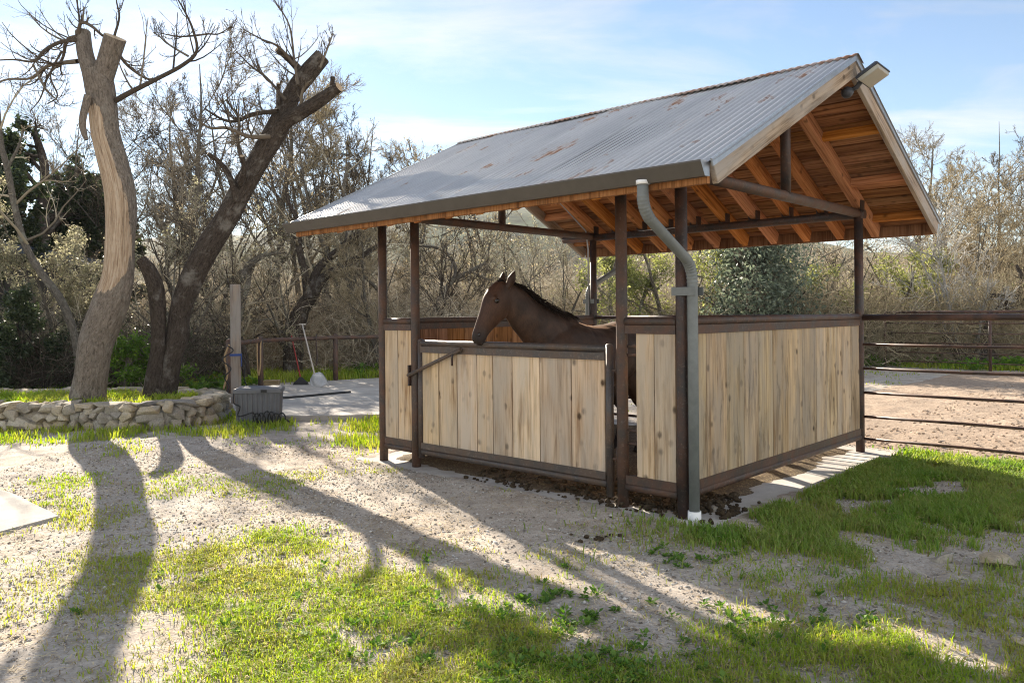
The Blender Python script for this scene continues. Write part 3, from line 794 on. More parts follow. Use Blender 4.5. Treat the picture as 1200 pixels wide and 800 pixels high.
b = MB(); V = []
for z, e in ((0, 0), (.018, 0), (.045, -.02), (.06, -.05)):
    V += [(-.10 + (-e), -.10 - e, z), (.10 + e, -.10 - e, z), (.10 + e, .10 + e, z), (-.10 - e, .10 + e, z)]
b.add(V, [(3, 2, 1, 0)] + [(k * 4 + i, k * 4 + (i + 1) % 4, k * 4 + 4 + (i + 1) % 4, k * 4 + 4 + i) for k in range(3) for i in range(4)] + [(12, 13, 14, 15)])
part(rot_mb(b, R_, (.11, 0, .03)), 'housing', 'lamp', fl)
b = MB(); V = []
for z, e in ((-.001, -.008), (-.028, -.016), (-.032, -.022)):
    V += [(-.10 - e, -.10 - e, z), (.10 + e, -.10 - e, z), (.10 + e, .10 + e, z), (-.10 - e, .10 + e, z)]
b.add(V, [(3, 2, 1, 0)][::-1] + [(k * 4 + i, k * 4 + (i + 1) % 4, k * 4 + 4 + (i + 1) % 4, k * 4 + 4 + i) for k in range(2) for i in range(4)] + [(8, 9, 10, 11)])
part(rot_mb(b, R_, (.11, 0, .03)), 'lens', 'lens', fl)
b = MB(); b.tube([(-.08, 0, -.06), (-.02, 0, -.04), (.04, 0, .03)], .02, 10); b.blob((-.09, -.02, -.075), (.05, .05, .05), 2, .1); part(b, 'bracket', 'lamp', fl)


# ------------------------------------------------------------------ horse
def loft(bm, st, n=20, cap=True):
    """st: list of (center, axis_a, axis_b) ; ring = c + a cos + b sin ; returns nothing"""
    rings = []
    for c, a, b in st:
        rings.append([bm.verts.new(Vector(c) + Vector(a) * math.cos(2 * math.pi * j / n) + Vector(b) * math.sin(2 * math.pi * j / n)) for j in range(n)])
    for p, q in zip(rings, rings[1:]):
        for j in range(n): bm.faces.new((p[j], p[(j + 1) % n], q[(j + 1) % n], q[j]))
    if cap: bm.faces.new(list(reversed(rings[0]))); bm.faces.new(rings[-1])


def tubes_st(pts, rads, wide=1.):
    """stations for a bent tube: pts with radii (in-plane front-back) and width ratio sideways"""
    o = []; pts = [Vector(p) for p in pts]
    for i, p in enumerate(pts):
        d = (pts[min(i + 1, len(pts) - 1)] - pts[max(i - 1, 0)]).normalized(); s = Vector((0, 1, 0)); s = (s - d * s.dot(d)).normalized(); u = s.cross(d)
        r = rads[i]; rw = r[1] if isinstance(r, tuple) else r * wide; rr = r[0] if isinstance(r, tuple) else r
        o.append((p, s * rw, u * rr))
    return o


hx, hy = sh2w(-1.867, 1.0)
HR = empty('horse', (hx, hy, .018), TH - math.pi / 2, 'brown bay horse inside the shelter with its head over the closed gate', 'horse')
bm = bmesh.new()
tor = [(.46, 1.06, .05, .10), (.42, 1.05, .13, .20), (.32, 1.05, .20, .27), (.15, 1.06, .235, .32), (0, 1.065, .25, .345), (-.13, 1.05, .27, .335), (-.3, 1.02, .285, .335), (-.5, 1.01, .295, .335), (-.72, 1.04, .29, .325), (-.92, 1.08, .275, .31), (-1.08, 1.10, .23, .26), (-1.2, 1.10, .14, .17), (-1.25, 1.09, .05, .07)]
T = spline(tor, 3)
loft(bm, [((x, 0, z), (0, a, 0), (0, 0, b)) for x, z, a, b in T], 28)
POLL = Vector((.80, -.065, 1.685)); MUZ = Vector((1.026, -.147, 1.235))
# neck: center, half depth, half width
nk = spline([(.02, .0, 1.15, .31, .18), (.20, -.005, 1.215, .285, .155), (.38, -.02, 1.32, .235, .122), (.56, -.04, 1.455, .192, .100), (.70, -.055, 1.58, .160, .086), (.81, -.068, 1.645, .128, .076)], 3)
st = []
for i, q in enumerate(nk):
    a = nk[max(i - 1, 0)]; b = nk[min(i + 1, len(nk) - 1)]; d = Vector(b[:3] - a[:3]).normalized(); s = Vector((0, 1, 0)); s = (s - d * s.dot(d)).normalized(); u = s.cross(d)
    st.append((q[:3], s * q[4], u * q[3]))
loft(bm, st, 24)
# head
hd = (MUZ - POLL).normalized(); hs = Vector((0, 1, 0)) - hd * hd.y; hs.normalize(); hs = (hs + Vector((.32, 0, 0)) - hd * hd.x * .32).normalized(); hu = hd.cross(hs)   # hu: towards the jaw or the brow
if hu.x > 0: fr_ = hu
else: fr_ = -hu
L_ = .50
hst = [(-.045, -.01, .055, .05), (.0, .0, .085, .072), (.09, .0, .112, .094), (.18, -.008, .128, .100), (.27, -.012, .122, .088), (.36, -.004, .098, .070), (.45, .006, .078, .056), (.53, .010, .068, .052), (.59, .006, .066, .055), (.64, -.002, .056, .048), (.672, -.008, .028, .026)]
H_ = spline(hst, 3); S0 = POLL + Vector((.0, 0, .015)); k_ = .86
loft(bm, [(S0 + hd * (t * k_) + fr_ * (o + .02), hs * wd, fr_ * (dp * 1.1)) for t, o, dp, wd in H_], 24)
# lower lip, brow ridges, cheek
for sgn in (-1, 1):
    for t, o, a, r3 in ((.17, .065, .070, (.03, .035, .05)), (.20, -.055, .052, (.075, .06, .035)), (.575, .030, .034, (.032, .035, .02))):
        c = S0 + hd * (t * k_) + fr_ * (o + .02) + hs * (a * sgn)
        g = bmesh.ops.create_icosphere(bm, subdivisions=2, radius=1)['verts']
        for v in g: q = v.co.copy(); v.co = c + hd * q.x * r3[0] + fr_ * q.y * r3[1] * .7 + hs * q.z * r3[2]
    # ears
    e0 = S0 + hs * (.066 * sgn) - hd * .015 + fr_ * .005; tip = e0 - hd * .150 + hs * (.042 * sgn) + fr_ * .03
    mid = e0.lerp(tip, .42)
    loft(bm, [(e0 + hd * .02, hs * .024, fr_ * .020), (e0.lerp(tip, .15), hs * .036, fr_ * .030), (mid, hs * .045, fr_ * .042), (e0.lerp(tip, .72), hs * .027, fr_ * .026), (tip, hs * .004, fr_ * .004)], 10)
# legs
for sgn in (-1, 1):
    y = .15 * sgn
    loft(bm, tubes_st([(.20, y, 1.0), (.24, y, .80), (.245, y, .62), (.25, y, .46), (.25, y, .40), (.245, y, .28), (.24, y, .16), (.265, y, .10), (.285, y, .065), (.30, y, .0)], [(.15, .09), (.105, .075), (.065, .055), (.05, .045), (.048, .044), (.034, .028), (.036, .032), (.034, .032), (.048, .046), (.064, .06)]), 14)
    loft(bm, tubes_st([(-.98, y * .9, 1.08), (-.92, y, .86), (-.86, y, .72), (-.98, y, .58), (-1.10, y, .47), (-1.11, y, .41), (-1.08, y, .28), (-1.06, y, .16), (-1.035, y, .10), (-1.01, y, .06), (-.99, y, .0)], [(.21, .11), (.18, .105), (.115, .08), (.08, .058), (.062, .046), (.056, .044), (.038, .03), (.038, .033), (.036, .033), (.048, .046), (.062, .058)]), 14)
bmesh.ops.recalc_face_normals(bm, faces=bm.faces)
me = bpy.data.meshes.new('horse_body'); bm.to_mesh(me); bm.free(); tmp = bpy.data.objects.new('tmp_body', me); COL.objects.link(tmp)
md = tmp.modifiers.new('r', 'REMESH'); md.mode = 'VOXEL'; md.voxel_size = .010
md = tmp.modifiers.new('s', 'SMOOTH'); md.factor = .5; md.iterations = 7
dg = bpy.context.evaluated_depsgraph_get(); me2 = bpy.data.meshes.new_from_object(tmp.evaluated_get(dg)); bpy.data.objects.remove(tmp)
NOS = [S0 + hd * (.575 * k_) + fr_ * .055 + hs * (.047 * q) for q in (-1, 1)]
EYE_P = [S0 + hd * (.185 * k_) + fr_ * .062 + hs * (.082 * q) for q in (-1, 1)]
MTH = [S0 + hd * (.645 * k_) - fr_ * .0 + hs * (.03 * q) for q in (-1, 1)]
for v in me2.vertices:
    for c in NOS:
        d = v.co - c; dd = math.sqrt((d.dot(hd) / .017) ** 2 + (d.dot(fr_) / .012) ** 2 + (d.dot(hs) / .03) ** 2)
        if dd < 1.6: v.co -= (hs * (1 if c == NOS[1] else -1)) * .016 * max(0, 1 - dd / 1.4)
    for c in EYE_P:
        d = v.co - c; dd = d.length
        if dd < .035: v.co -= (hs * (1 if c == EYE_P[1] else -1)) * .006 * (1 - dd / .035)
nv_ = len(me2.vertices); co_ = np.empty(nv_ * 3, 'f'); no_ = np.empty(nv_ * 3, 'f'); me2.vertices.foreach_get('co', co_); me2.vertices.foreach_get('normal', no_); co_ = co_.reshape(-1, 3); no_ = no_.reshape(-1, 3)
mus = (fbm(co_[:, 0] * 7 + co_[:, 1] * 3, co_[:, 2] * 7, 33, 2) - .38) * .030 + (fbm(co_[:, 0] * 22, co_[:, 2] * 16 + co_[:, 1] * 9, 34, 2) - .38) * .006
mus *= np.where(co_[:, 0] > .72, .45, 1.)
me2.vertices.foreach_set('co', (co_ + no_ * mus[:, None]).ravel().astype('f')); me2.update()
me2.polygons.foreach_set('use_smooth', [True] * len(me2.polygons)); me2.materials.clear(); me2.materials.append(M['hide'])
body = bpy.data.objects.new('body', me2); COL.objects.link(body); body.parent = HR
for c, sg in zip(EYE_P, (-1, 1)):
    b = MB(); b.blob(c + hs * (.007 * sg), (.023, .023, .023), 3, 0); part(b, 'eye', 'eye', HR)
for c, sg in zip(NOS, (-1, 1)):
    b = MB(); V = []
    b.blob(c - hs * (.007 * sg), (.012, .010, .019), 2, 0); part(b, 'nostril', 'eye', HR)
# mane, forelock, tail as strands
def strand_mesh(name, starts, dirs, lens, wd, mat, droop, n=6):
    V = []; Fq = []; gc = []; rn = []
    for p, d, L in zip(starts, dirs, lens):
        p = Vector(p); d = Vector(d).normalized(); sv = d.cross(Vector((random.uniform(-1, 1), random.uniform(-1, 1), random.uniform(-.3, .3)))).normalized(); o = len(V)
        for i in range(n + 1):
            t = i / n; w_ = wd * (1 - t ** 2) + .001
            V += [tuple(p - sv * w_), tuple(p + sv * w_)]; p = p + d * (L / n); d = (d + Vector((0, 0, -droop)) + Vector([random.gauss(0, .06) for _ in range(3)])).normalized()
        Fq += [(o + 2 * i, o + 2 * i + 1, o + 2 * i + 3, o + 2 * i + 2) for i in range(n)]
    return mesh_np(name, np.array(V), [np.array(Fq)], M[mat], smooth=True, parent=HR)


ms, mdir, ml = [], [], []
for i in range(900):
    t = random.random(); k = t * (len(nk) - 1); i0 = int(k); q = nk[i0] + (nk[min(i0 + 1, len(nk) - 1)] - nk[i0]) * (k - i0)
    a = nk[max(i0 - 1, 0)]; b_ = nk[min(i0 + 1, len(nk) - 1)]; d = Vector(b_[:3] - a[:3]).normalized(); s = Vector((0, 1, 0)); s = (s - d * s.dot(d)).normalized(); u = s.cross(d)
    u = u if u.z > 0 else -u
    ms.append(Vector(q[:3]) + u * (q[3] * .94) + s * random.uniform(-.015, .012)); mdir.append(u * (.75 if i % 5 < 3 else .45) - s * (.75 if i % 5 < 3 else -.8) - d * random.uniform(.1, .5)); ml.append(random.uniform(.08, .24) * (.6 + .6 * min(t, 1 - t) * 2))
strand_mesh('mane', ms, mdir, ml, .006, 'mane', .35)
ms, mdir, ml = [], [], []
for i in range(60):
    ms.append(S0 - hd * .05 + fr_ * (.05 + random.uniform(-.02, .02)) + hs * random.uniform(-.03, .03)); mdir.append(fr_ * .6 + hd * .7 + hs * random.uniform(-.35, .35)); ml.append(random.uniform(.08, .17))
strand_mesh('forelock', ms, mdir, ml, .005, 'mane', .15)
ms = [Vector((-1.22, random.uniform(-.03, .03), 1.22 + random.uniform(-.03, .03))) for _ in range(120)]
strand_mesh('tail', ms, [(-.8, random.uniform(-.1, .1), -.2)] * 120, [random.uniform(.5, .85) for _ in ms], .01, 'mane', .38, 9)

# trodden dirt and old hay over the stall floor
LX, LY = np.meshgrid(np.arange(-SW - .1, .2, .03), np.arange(-.1, SD + .2, .03)); DX, DY = sh2w(LX, LY)
ed = np.minimum(np.minimum(LX + SW + .0, -.04 - LX), np.minimum(LY - .06, SD + .1 - LY)) + (fbm(LX * 3, LY * 3, 14, 4) - .45) * .42
DZ = .018 + np.clip(ed, -.05, .12) * .16 + (fbm(LX * 14, LY * 14, 15, 3) - .45) * .014
nx = LX.shape[1]; i = (np.arange(LX.shape[0] - 1)[:, None] * nx + np.arange(nx - 1)[None]).ravel()
s = MT('stall_dirt', .95, .1); p = s.n('ShaderNodeNewGeometry').outputs['Position']; n_ = s.noise(p, 3, 5, .7); f_ = s.noise(s.map(p, (60, 25, 40)), 1., 5, .7)
s.col(s.mix(s.rng(f_, .5, .68), s.mix(n_, (.07, .05, .033), (.16, .12, .08)), (.30, .235, .13))); s.bump(f_, .7, .01)
tag(mesh_np('stall_dirt', np.stack([DX, DY, DZ], -1).reshape(-1, 3), [np.stack([i, i + 1, i + nx + 1, i + nx], 1)], s.m, smooth=True), kind='structure')

# manure on the stall floor
b = MB()
for i in range(1100):
    t = random.random()
    if t < .45: lx, ly = random.gauss(-.35, .35), random.gauss(.28, .16)
    elif t < .8: lx, ly = random.uniform(-2.2, -.2), random.gauss(.22, .2)
    else: lx, ly = random.gauss(-.10, .10), random.uniform(.1, .8)
    ly = max(ly, -.08); lx = min(lx, .24)
    r = random.uniform(.008, .026) * (1 + (i % 9 == 0) * .5); X, Y = sh2w(lx, ly); b.blob((X, Y, .018 + r * .5 + random.random() * .03 * (i % 3 == 0)), (r, r * random.uniform(.7, 1.1), r * .75), 1, .22, smooth=False)
for px, py, n in ((690, 630, 10), (870 - 80, 0, 0), (700, 566, 0), (712, 604, 12), (668, 585, 14), (612, 578, 8)):
    for _ in range(n):
        X, Y = at(px + random.gauss(0, 11), py + random.gauss(0, 2.5)); r = random.uniform(.010, .022); b.blob((X, Y, float(hgt(X, Y)) + r * .5), (r, r, r * .7), 1, .25, smooth=False)
tag(b.build('manure', M['manure']), 'dark lumps of manure strewn over the stall floor behind the gate', 'manure', kind='stuff')

# ------------------------------------------------------------------ arena fences
def pipe_fence(name, label, a, b_, npost, first, zs=(1.414, 1.133, .884, .635, .39, .16), r0=.033, r1=.0145):
    a = Vector((*a, 0)); b_ = Vector((*b_, 0)); root = empty(name, a, 0, label, 'fence', 'pipe fences round the arena')
    d = b_ - a
    for k, z in enumerate(zs):
        m = MB(); m.tube([(d.x * t, d.y * t, z + (.004 * math.sin(t * 40 + k) if k else 0)) for t in np.linspace(0, 1, 14)], r0 if k == 0 else r1, 12); part(m, 'rail', 'fence', root)
    for i in range(npost):
        t = (first + i) / max(npost - 1 + first, 1); p = d * t
        m = MB(); m.tube([(p.x, p.y, float(hgt(a.x + p.x, a.y + p.y)) - .15), (p.x, p.y, zs[0] - .01)], .036, 12); part(m, 'post', 'fence', root)
    return root


pipe_fence('pipe_fence', 'brown pipe rail fence running right from the back corner post of the shelter', sh2w(.04, SD), sh2w(12, SD + .1), 5, 1)
pipe_fence('pipe_fence', 'distant rust brown pipe fence along the far side of the sand arena', sh2w(-4, 16.85), sh2w(24.8, 16.7), 13, 0)

# ------------------------------------------------------------------ things on the left
rf = empty('pipe_fence', (*at(304, 457), 0), 0, 'low brown hitching fence of one rail behind the concrete path', 'fence')
o_ = Vector((*at(304, 457), 0)); FP = [Vector((*at(267, 468), 0)), o_, Vector((*at(392, 448), 0)), Vector((*at(392, 448), 0)) + Vector((2.6, .75, 0)), Vector((*at(392, 448), 0)) + Vector((5.2, 1.4, 0))]
for i, p in enumerate(FP):
    m = MB(); q = p - o_; m.tube([(q.x, q.y, -.1), (q.x, q.y, 1.035)], .055, 12); m.blob((q.x, q.y, 1.035), (.056, .056, .04), 2, 0); part(m, 'post', 'steel', rf)
m = MB(); m.tube([(p - o_) + Vector((0, 0, .985)) for p in FP], .042, 12); part(m, 'rail', 'steel', rf)
# wooden post with strap and cable
wp = Vector((*at(275, 476), 0)); PO = empty('wooden_post', wp, .3, 'weathered square wooden post with a blue strap beside the grey bin', 'post')
m = MB(); m.beam((0, 0, -.2), (0, 0, 2.0), .16, .16, (1, 0, 0)); part(m, 'shaft', 'oldpost', PO, .008)
m = MB(); m.beam((0, 0, .83), (0, 0, .865), .185, .185, (1, 0, 0)); m.beam((.09, -.09, .66), (.09, -.1, .84), .03, .012, (1, 0, 0)); part(m, 'strap', 'blue', PO)
m = MB(); pts = [(-.13 + .10 * math.sin(t * 2.1) * (1 - t / 9), -.10 - .02 * t % .1, 1.0 - t * .10) for t in np.linspace(0, 9, 40)]; m.tube(spline(pts, 2), .010, 8); part(m, 'cable', 'black', PO)
m = MB(); m.tube(spline([(-.10, -.06, 1.02), (-.17, -.08, .8), (-.13, -.1, .55), (-.19, -.1, .3)], 6), .016, 8); part(m, 'rope', 'rope', PO)
m = MB(); m.tube(spline([(.09, -.08, .84), (.15, -.1, .7), (.13, -.1, .45), (.26, -.12, .22), (.36, -.12, .35)], 6), .009, 8); part(m, 'cable', 'black', PO)

# deck box
c = at(296, 497); BN = empty('storage_bin', (c[0], c[1] + .22, 0), .16, 'dark grey ribbed plastic storage bin standing at the end of the stone planter', 'bin')
m = MB(); bw_, bd, bh = .60, .40, .45; V = []
prof = []
for side, (ax, ay, bx, by) in enumerate(((-1, -1, 1, -1), (1, -1, 1, 1), (1, 1, -1, 1), (-1, 1, -1, -1))):
    L = bw_ if side % 2 == 0 else bd; n = 9 if side % 2 == 0 else 6
    for k in range(n):
        for q, off in ((.04, 0), (.44, 0), (.5, .009), (.94, .009)):
            t = (k + q) / n; px = (ax + (bx - ax) * t) * bw_ / 2; py = (ay + (by - ay) * t) * bd / 2
            nx_, ny_ = ((0, -1), (1, 0), (0, 1), (-1, 0))[side]; prof.append((px - nx_ * off, py - ny_ * off))
for z, k in ((0, .94), (bh, 1.)): V += [(x * k, y * k, z) for x, y in prof]
n = len(prof); m.add(V, [(i, (i + 1) % n, n + (i + 1) % n, n + i) for i in range(n)] + [tuple(range(n, 2 * n))]); part(m, 'bin_body', 'bin', BN)
m = MB(); V = []
for z, k in ((bh - .03, 1.06), (bh + .015, 1.06), (bh + .03, 1.03), (bh + .045, .9)): V += [(sx_ * bw_ / 2 * k, sy_ * bd / 2 * (k + .02), z) for sx_, sy_ in ((-1, -1), (1, -1), (1, 1), (-1, 1))]
m.add(V, [(3, 2, 1, 0)] + [(k * 4 + i, k * 4 + (i + 1) % 4, k * 4 + 4 + (i + 1) % 4, k * 4 + 4 + i) for k in range(3) for i in range(4)] + [(12, 13, 14, 15)])
lid = part(m, 'lid', 'bin', BN, .004)
m = MB(); m.box((-.02 + .07, -.225, bh - .02), (.13, -.212, bh + .02)); part(m, 'latch', 'black', lid)
# coiled black hose in front of the bin
m = MB(); pts = []
bx, by = c[0], c[1] - .03
for t in np.linspace(0, 1, 90):
    a = t * 2 * math.pi * 6.3; pts.append((bx - .02 + .42 * t + .035 * math.sin(a) + .01, by - .05 + .02 * math.sin(a * .37), .095 + .075 * math.cos(a) * (1 - .2 * math.sin(t * 9))))
pts += [tuple(Vector(pts[-1]) + Vector((.05, .02, -.04)))]
m.tube(spline([(bx - .27, by + .0, .44), (bx - .26, by - .04, .3), (bx - .17, by - .05, .25), (bx - .2, by - .05, .12)] + pts, 3), .009, 8)
tag(m.build('hose', M['black']), 'thin black coiled hose hanging in loops in front of the grey bin', 'hose')
# small box behind the bin
q = at(317, 462); BX_ = empty('crate', (*q, .05), .1, 'small brown lidded box on the path right behind the grey bin', 'box')
m = MB(); m.box((-.13, -.1, 0), (.13, .1, .19)); part(m, 'box_body', 'box', BX_, .006); m = MB(); m.box((-.14, -.11, .19), (.14, .11, .22)); part(m, 'lid', 'box', BX_, .005)
# broom and shovel leaning on the rail
c = Vector((*at(351, 453.5), .05)); top = up(341, 393, c.y + .75) - c
BR = empty('broom', c, 0, 'red handled broom with a black head leaning on the rail', 'broom')
m = MB(); m.tube([(0, 0, .12), top], .013, 8); part(m, 'handle', 'red', BR)
m = MB(); V = []
for z, k, d in ((0, .15, .05), (.05, .135, .045), (.10, .07, .035), (.16, .025, .02)): V += [(-k, -d, z), (k, -d, z), (k, d, z), (-k, d, z)]
m.add(V, [(3, 2, 1, 0)] + [(k * 4 + i, k * 4 + (i + 1) % 4, k * 4 + 4 + (i + 1) % 4, k * 4 + 4 + i) for k in range(3) for i in range(4)] + [(12, 13, 14, 15)]); part(m, 'broom_head', 'black', BR)
c = Vector((*at(375, 456.5), .05)); nb_ = up(367, 437, c.y + .14) - c; top = up(354, 380, c.y + .95) - c
SV = empty('shovel', c, 0, 'pale scoop shovel with grey wooden handle leaning on the rail', 'shovel')
ax = (top - nb_).normalized(); m = MB(); m.tube([nb_ - ax * .04, nb_.lerp(top, .5), top], .016, 8); m.tube([top - Vector((.07, 0, 0)), top + Vector((.07, 0, 0))], .014, 8); part(m, 'handle', 'ash', SV)
bd_ = (nb_ - Vector((0.02, 0, .0))).normalized(); sdv = bd_.cross(Vector((0, 1, 0))).normalized(); nrm = sdv.cross(bd_)
V = []; Fq = []; L = nb_.length
rows = [(0, .155), (.1, .165), (.35, .165), (.7, .155), (.9, .12), (1.0, .04)]
for t, wd in rows:
    for j in range(7):
        s = j / 3 - 1; V.append(bd_ * (L * t) + sdv * (s * wd) + nrm * (.05 * s * s - .03 * math.sin(t * math.pi)))
Fq = [(i * 7 + j, i * 7 + j + 1, i * 7 + 8 + j, i * 7 + 7 + j) for i in range(5) for j in range(6)]
V2 = [v - nrm * .006 for v in V]; nV = len(V)
rim = [j for j in range(7)] + [7 * i + 6 for i in range(1, 6)] + [35 + j for j in range(5, -1, -1)] + [7 * i for i in range(4, 0, -1)]
m = MB(); m.add(V + V2, Fq + [tuple(nV + i for i in reversed(f)) for f in Fq] + [(rim[i], rim[(i + 1) % len(rim)], nV + rim[(i + 1) % len(rim)], nV + rim[i]) for i in range(len(rim))], smooth=True); part(m, 'blade', 'blade', SV)
# lead ropes on the rail
q = up(371, 394, FP[2].y - .5 + .02); m = MB(); m.tube(spline([q + Vector((-.02, .05, -.0)), q + Vector((0, -.055, .03)), q + Vector((.0, -.06, -.2)), q + Vector((.015, -.05, -.45)), q + Vector((-.01, -.05, -.62)), q + Vector((.02, -.05, -.35))], 5), .014, 8)
tag(m.build('lead_rope', M['steel_dk']), 'dark lead rope hanging down from the middle of the low rail', 'rope', 'ropes hung on the low rail')
q = FP[1] + Vector((.0, -.06, 1.0)); m = MB(); m.tube(spline([q + Vector((-.03, .08, .04)), q + Vector((-.03, -.02, .0)), q + Vector((-.04, -.02, -.3)), q + Vector((-.02, -.02, -.7)), q + Vector((.02, -.02, -.5)), q + Vector((.03, -.02, -.1)), q + Vector((.02, .08, .04))], 5), .014, 8)
tag(m.build('lead_rope', M['rope']), 'pale tan rope looped over the low rail post nearest the wooden post', 'rope', 'ropes hung on the low rail')
a = Vector((*at(324, 467, .06), .065)); b_ = Vector((*at(409, 459.5, .06), .065)); m = MB()
m.tube(spline([a, a.lerp(b_, .3) + Vector((0, -.03, 0)), a.lerp(b_, .6), a.lerp(b_, .85) + Vector((0, .02, 0)), b_], 5), .022, 8)
tag(m.build('rubber_hose', M['black']), 'thick straight black rubber hose lying across the concrete path', 'hose')

# corner of a shed far left
q = up(2, 272, 19.); SHD = empty('shed', (q.x - 2.6, q.y + 2.5, 0), 0, 'dark shed with blue grey roof edge showing behind trees at far left', 'shed')
m = MB(); m.box((-2.3, -2.2, -.3), (2.3, 2.2, 2.95)); part(m, 'wall', 'shedwall', SHD)
m = MB(); m.beam((0, -2.55, 3.22), (0, 2.5, 3.05), 5.1, .22, (0, 0, 1)); part(m, 'roof', 'shedroof', SHD, .01)
m = MB(); m.box((1.0, -2.24, 0), (1.9, -2.203, 2.1)); part(m, 'door', 'shedroof', SHD)

# ------------------------------------------------------------------ stone planter
ring = [(-5.6, 10.42), (-4.6, 10.40), (-3.9, 10.36), (-3.55, 10.62), (-3.45, 11.1), (-3.6, 11.75), (-4.2, 12.2), (-5.4, 12.35), (-7.0, 12.4), (-8.2, 12.1), (-8.6, 11.4), (-8.2, 10.7), (-7.0, 10.45)]
R0 = at(253, 497)[0]; R1 = at(110, 505)[1]
ring = [(x - (-3.45) + R0 - .25, y - 10.40 + R1 + .16) for x, y in ring]
cl = np.array(spline(ring + [ring[0]], 10)); seg = np.hypot(*np.diff(cl, axis=0).T); cum = np.concatenate([[0], np.cumsum(seg)]); LT = cum[-1]


def onring(s_):
    s_ %= LT; i = min(int(np.searchsorted(cum, s_)) - 1, len(seg) - 1); i = max(i, 0); t = (s_ - cum[i]) / seg[i]; p = cl[i] * (1 - t) + cl[i + 1] * t; d = (cl[i + 1] - cl[i]) / seg[i]; return p, d


b = MB()
for side, courses in ((.125, ((.0, .15), (.13, .13), (.235, .11))), (-.12, ((.12, .14), (.235, .11)))):
    for z0, h0 in courses:
        s_ = random.random() * .2
        while s_ < LT - .03:
            L = random.choice((.10, .14, .18, .22, .27, .32)) * random.uniform(.85, 1.15); p, d = onring(s_ + L / 2); nv = np.array([d[1], -d[0]]); hh_ = h0 * random.uniform(.85, 1.35)
            c = p + nv * (side + random.uniform(-.02, .02)); b.stone((c[0], c[1], z0 + h0 / 2 + random.uniform(-.025, .025)), (L / 2 * 1.05, random.uniform(.08, .12), hh_ / 2 * 1.15), math.atan2(d[1], d[0]) + random.uniform(-.2, .2)); s_ += L * .92
s_ = 0
while s_ < LT - .05:
    L = random.uniform(.14, .42); p, d = onring(s_ + L / 2); b.stone((p[0] + random.uniform(-.04, .04), p[1] + random.uniform(-.03, .03), .325 + random.uniform(-.012, .012)), (L / 2 * 1.05, random.uniform(.14, .23), random.uniform(.040, .058)), math.atan2(d[1], d[0]) + random.uniform(-.25, .25)); s_ += L * .96
PL = b.build('stone_planter', M['stone']); tag(PL, 'low curved field stone planter wall round the two big trees', 'stone wall')
m = MB(); n = len(cl) - 1; V = []
for off, z in ((.085, -.1), (.085, .27), (-.085, .27), (-.085, -.1)):
    for i in range(n):
        d = cl[(i + 1) % n] - cl[i - 1]; d = d / np.hypot(*d); V.append((cl[i][0] + d[1] * off, cl[i][1] - d[0] * off, z))
m.add(V, [(k * n + i, k * n + (i + 1) % n, (k + 1) * n + (i + 1) % n, (k + 1) * n + i) for k in range(3) for i in range(n)])
part(m, 'mortar', M['soil'], PL)
bm = bmesh.new(); vs_ = [bm.verts.new((x, y, .22 + .02 * math.sin(i))) for i, (x, y) in enumerate(cl[:-1])]; cv = bm.verts.new((cl[:-1, 0].mean(), cl[:-1, 1].mean(), .34))
for i in range(len(vs_)): bm.faces.new((vs_[i], vs_[(i + 1) % len(vs_)], cv))
me = bpy.data.meshes.new('planter_soil'); bm.to_mesh(me); bm.free(); me.materials.append(M['soil']); o = bpy.data.objects.new('planter_soil', me); COL.objects.link(o); tag(o, kind='structure')


# ------------------------------------------------------------------ trees
def nrmz(v): return v / np.maximum(np.linalg.norm(v, axis=-1, keepdims=True), 1e-9)


def tubes(P, R, n, rng):
    """P (N,k,3), R (N,k) -> verts, quads, gc, rnd"""
    N, k, _ = P.shape; d = np.empty_like(P); d[:, 1:-1] = P[:, 2:] - P[:, :-2]; d[:, 0] = P[:, 1] - P[:, 0]; d[:, -1] = P[:, -1] - P[:, -2]; d = nrmz(d)
    md_ = nrmz(P[:, -1] - P[:, 0]); ref = np.where(np.abs(md_[:, 2:3]) < .8, np.array([[0, 0, 1.]]), np.array([[1., 0, 0]]))[:, None, :]
    u = nrmz(ref - d * (ref * d).sum(-1, keepdims=True)); v = np.cross(d, u); a = np.arange(n) / n * 2 * np.pi
    ca = np.cos(a)[None, None, :, None]; sa = np.sin(a)[None, None, :, None]; Rr = R[:, :, None, None]
    V = P[:, :, None, :] + (u[:, :, None, :] * ca + v[:, :, None, :] * sa) * Rr
    L = np.concatenate([np.zeros((N, 1)), np.cumsum(np.linalg.norm(P[:, 1:] - P[:, :-1], axis=-1), 1)], 1)
    g = np.stack([np.broadcast_to(L[:, :, None], (N, k, n)), np.broadcast_to(ca[..., 0] * R[:, :, None], (N, k, n)), np.broadcast_to(sa[..., 0] * R[:, :, None], (N, k, n))], -1)
    g = g + rng.random((N, 1, 1, 1)) * 20
    i = np.arange(k - 1)[:, None] * n + np.arange(n)[None]; j = np.arange(k - 1)[:, None] * n + (np.arange(n)[None] + 1) % n
    q = np.stack([i, j, j + n, i + n], -1).reshape(-1, 4); Fq = (q[None] + (np.arange(N) * k * n)[:, None, None]).reshape(-1, 4)
    r = np.repeat(rng.random(N), k * n)
    return V.reshape(-1, 3), Fq, g.reshape(-1, 3), r


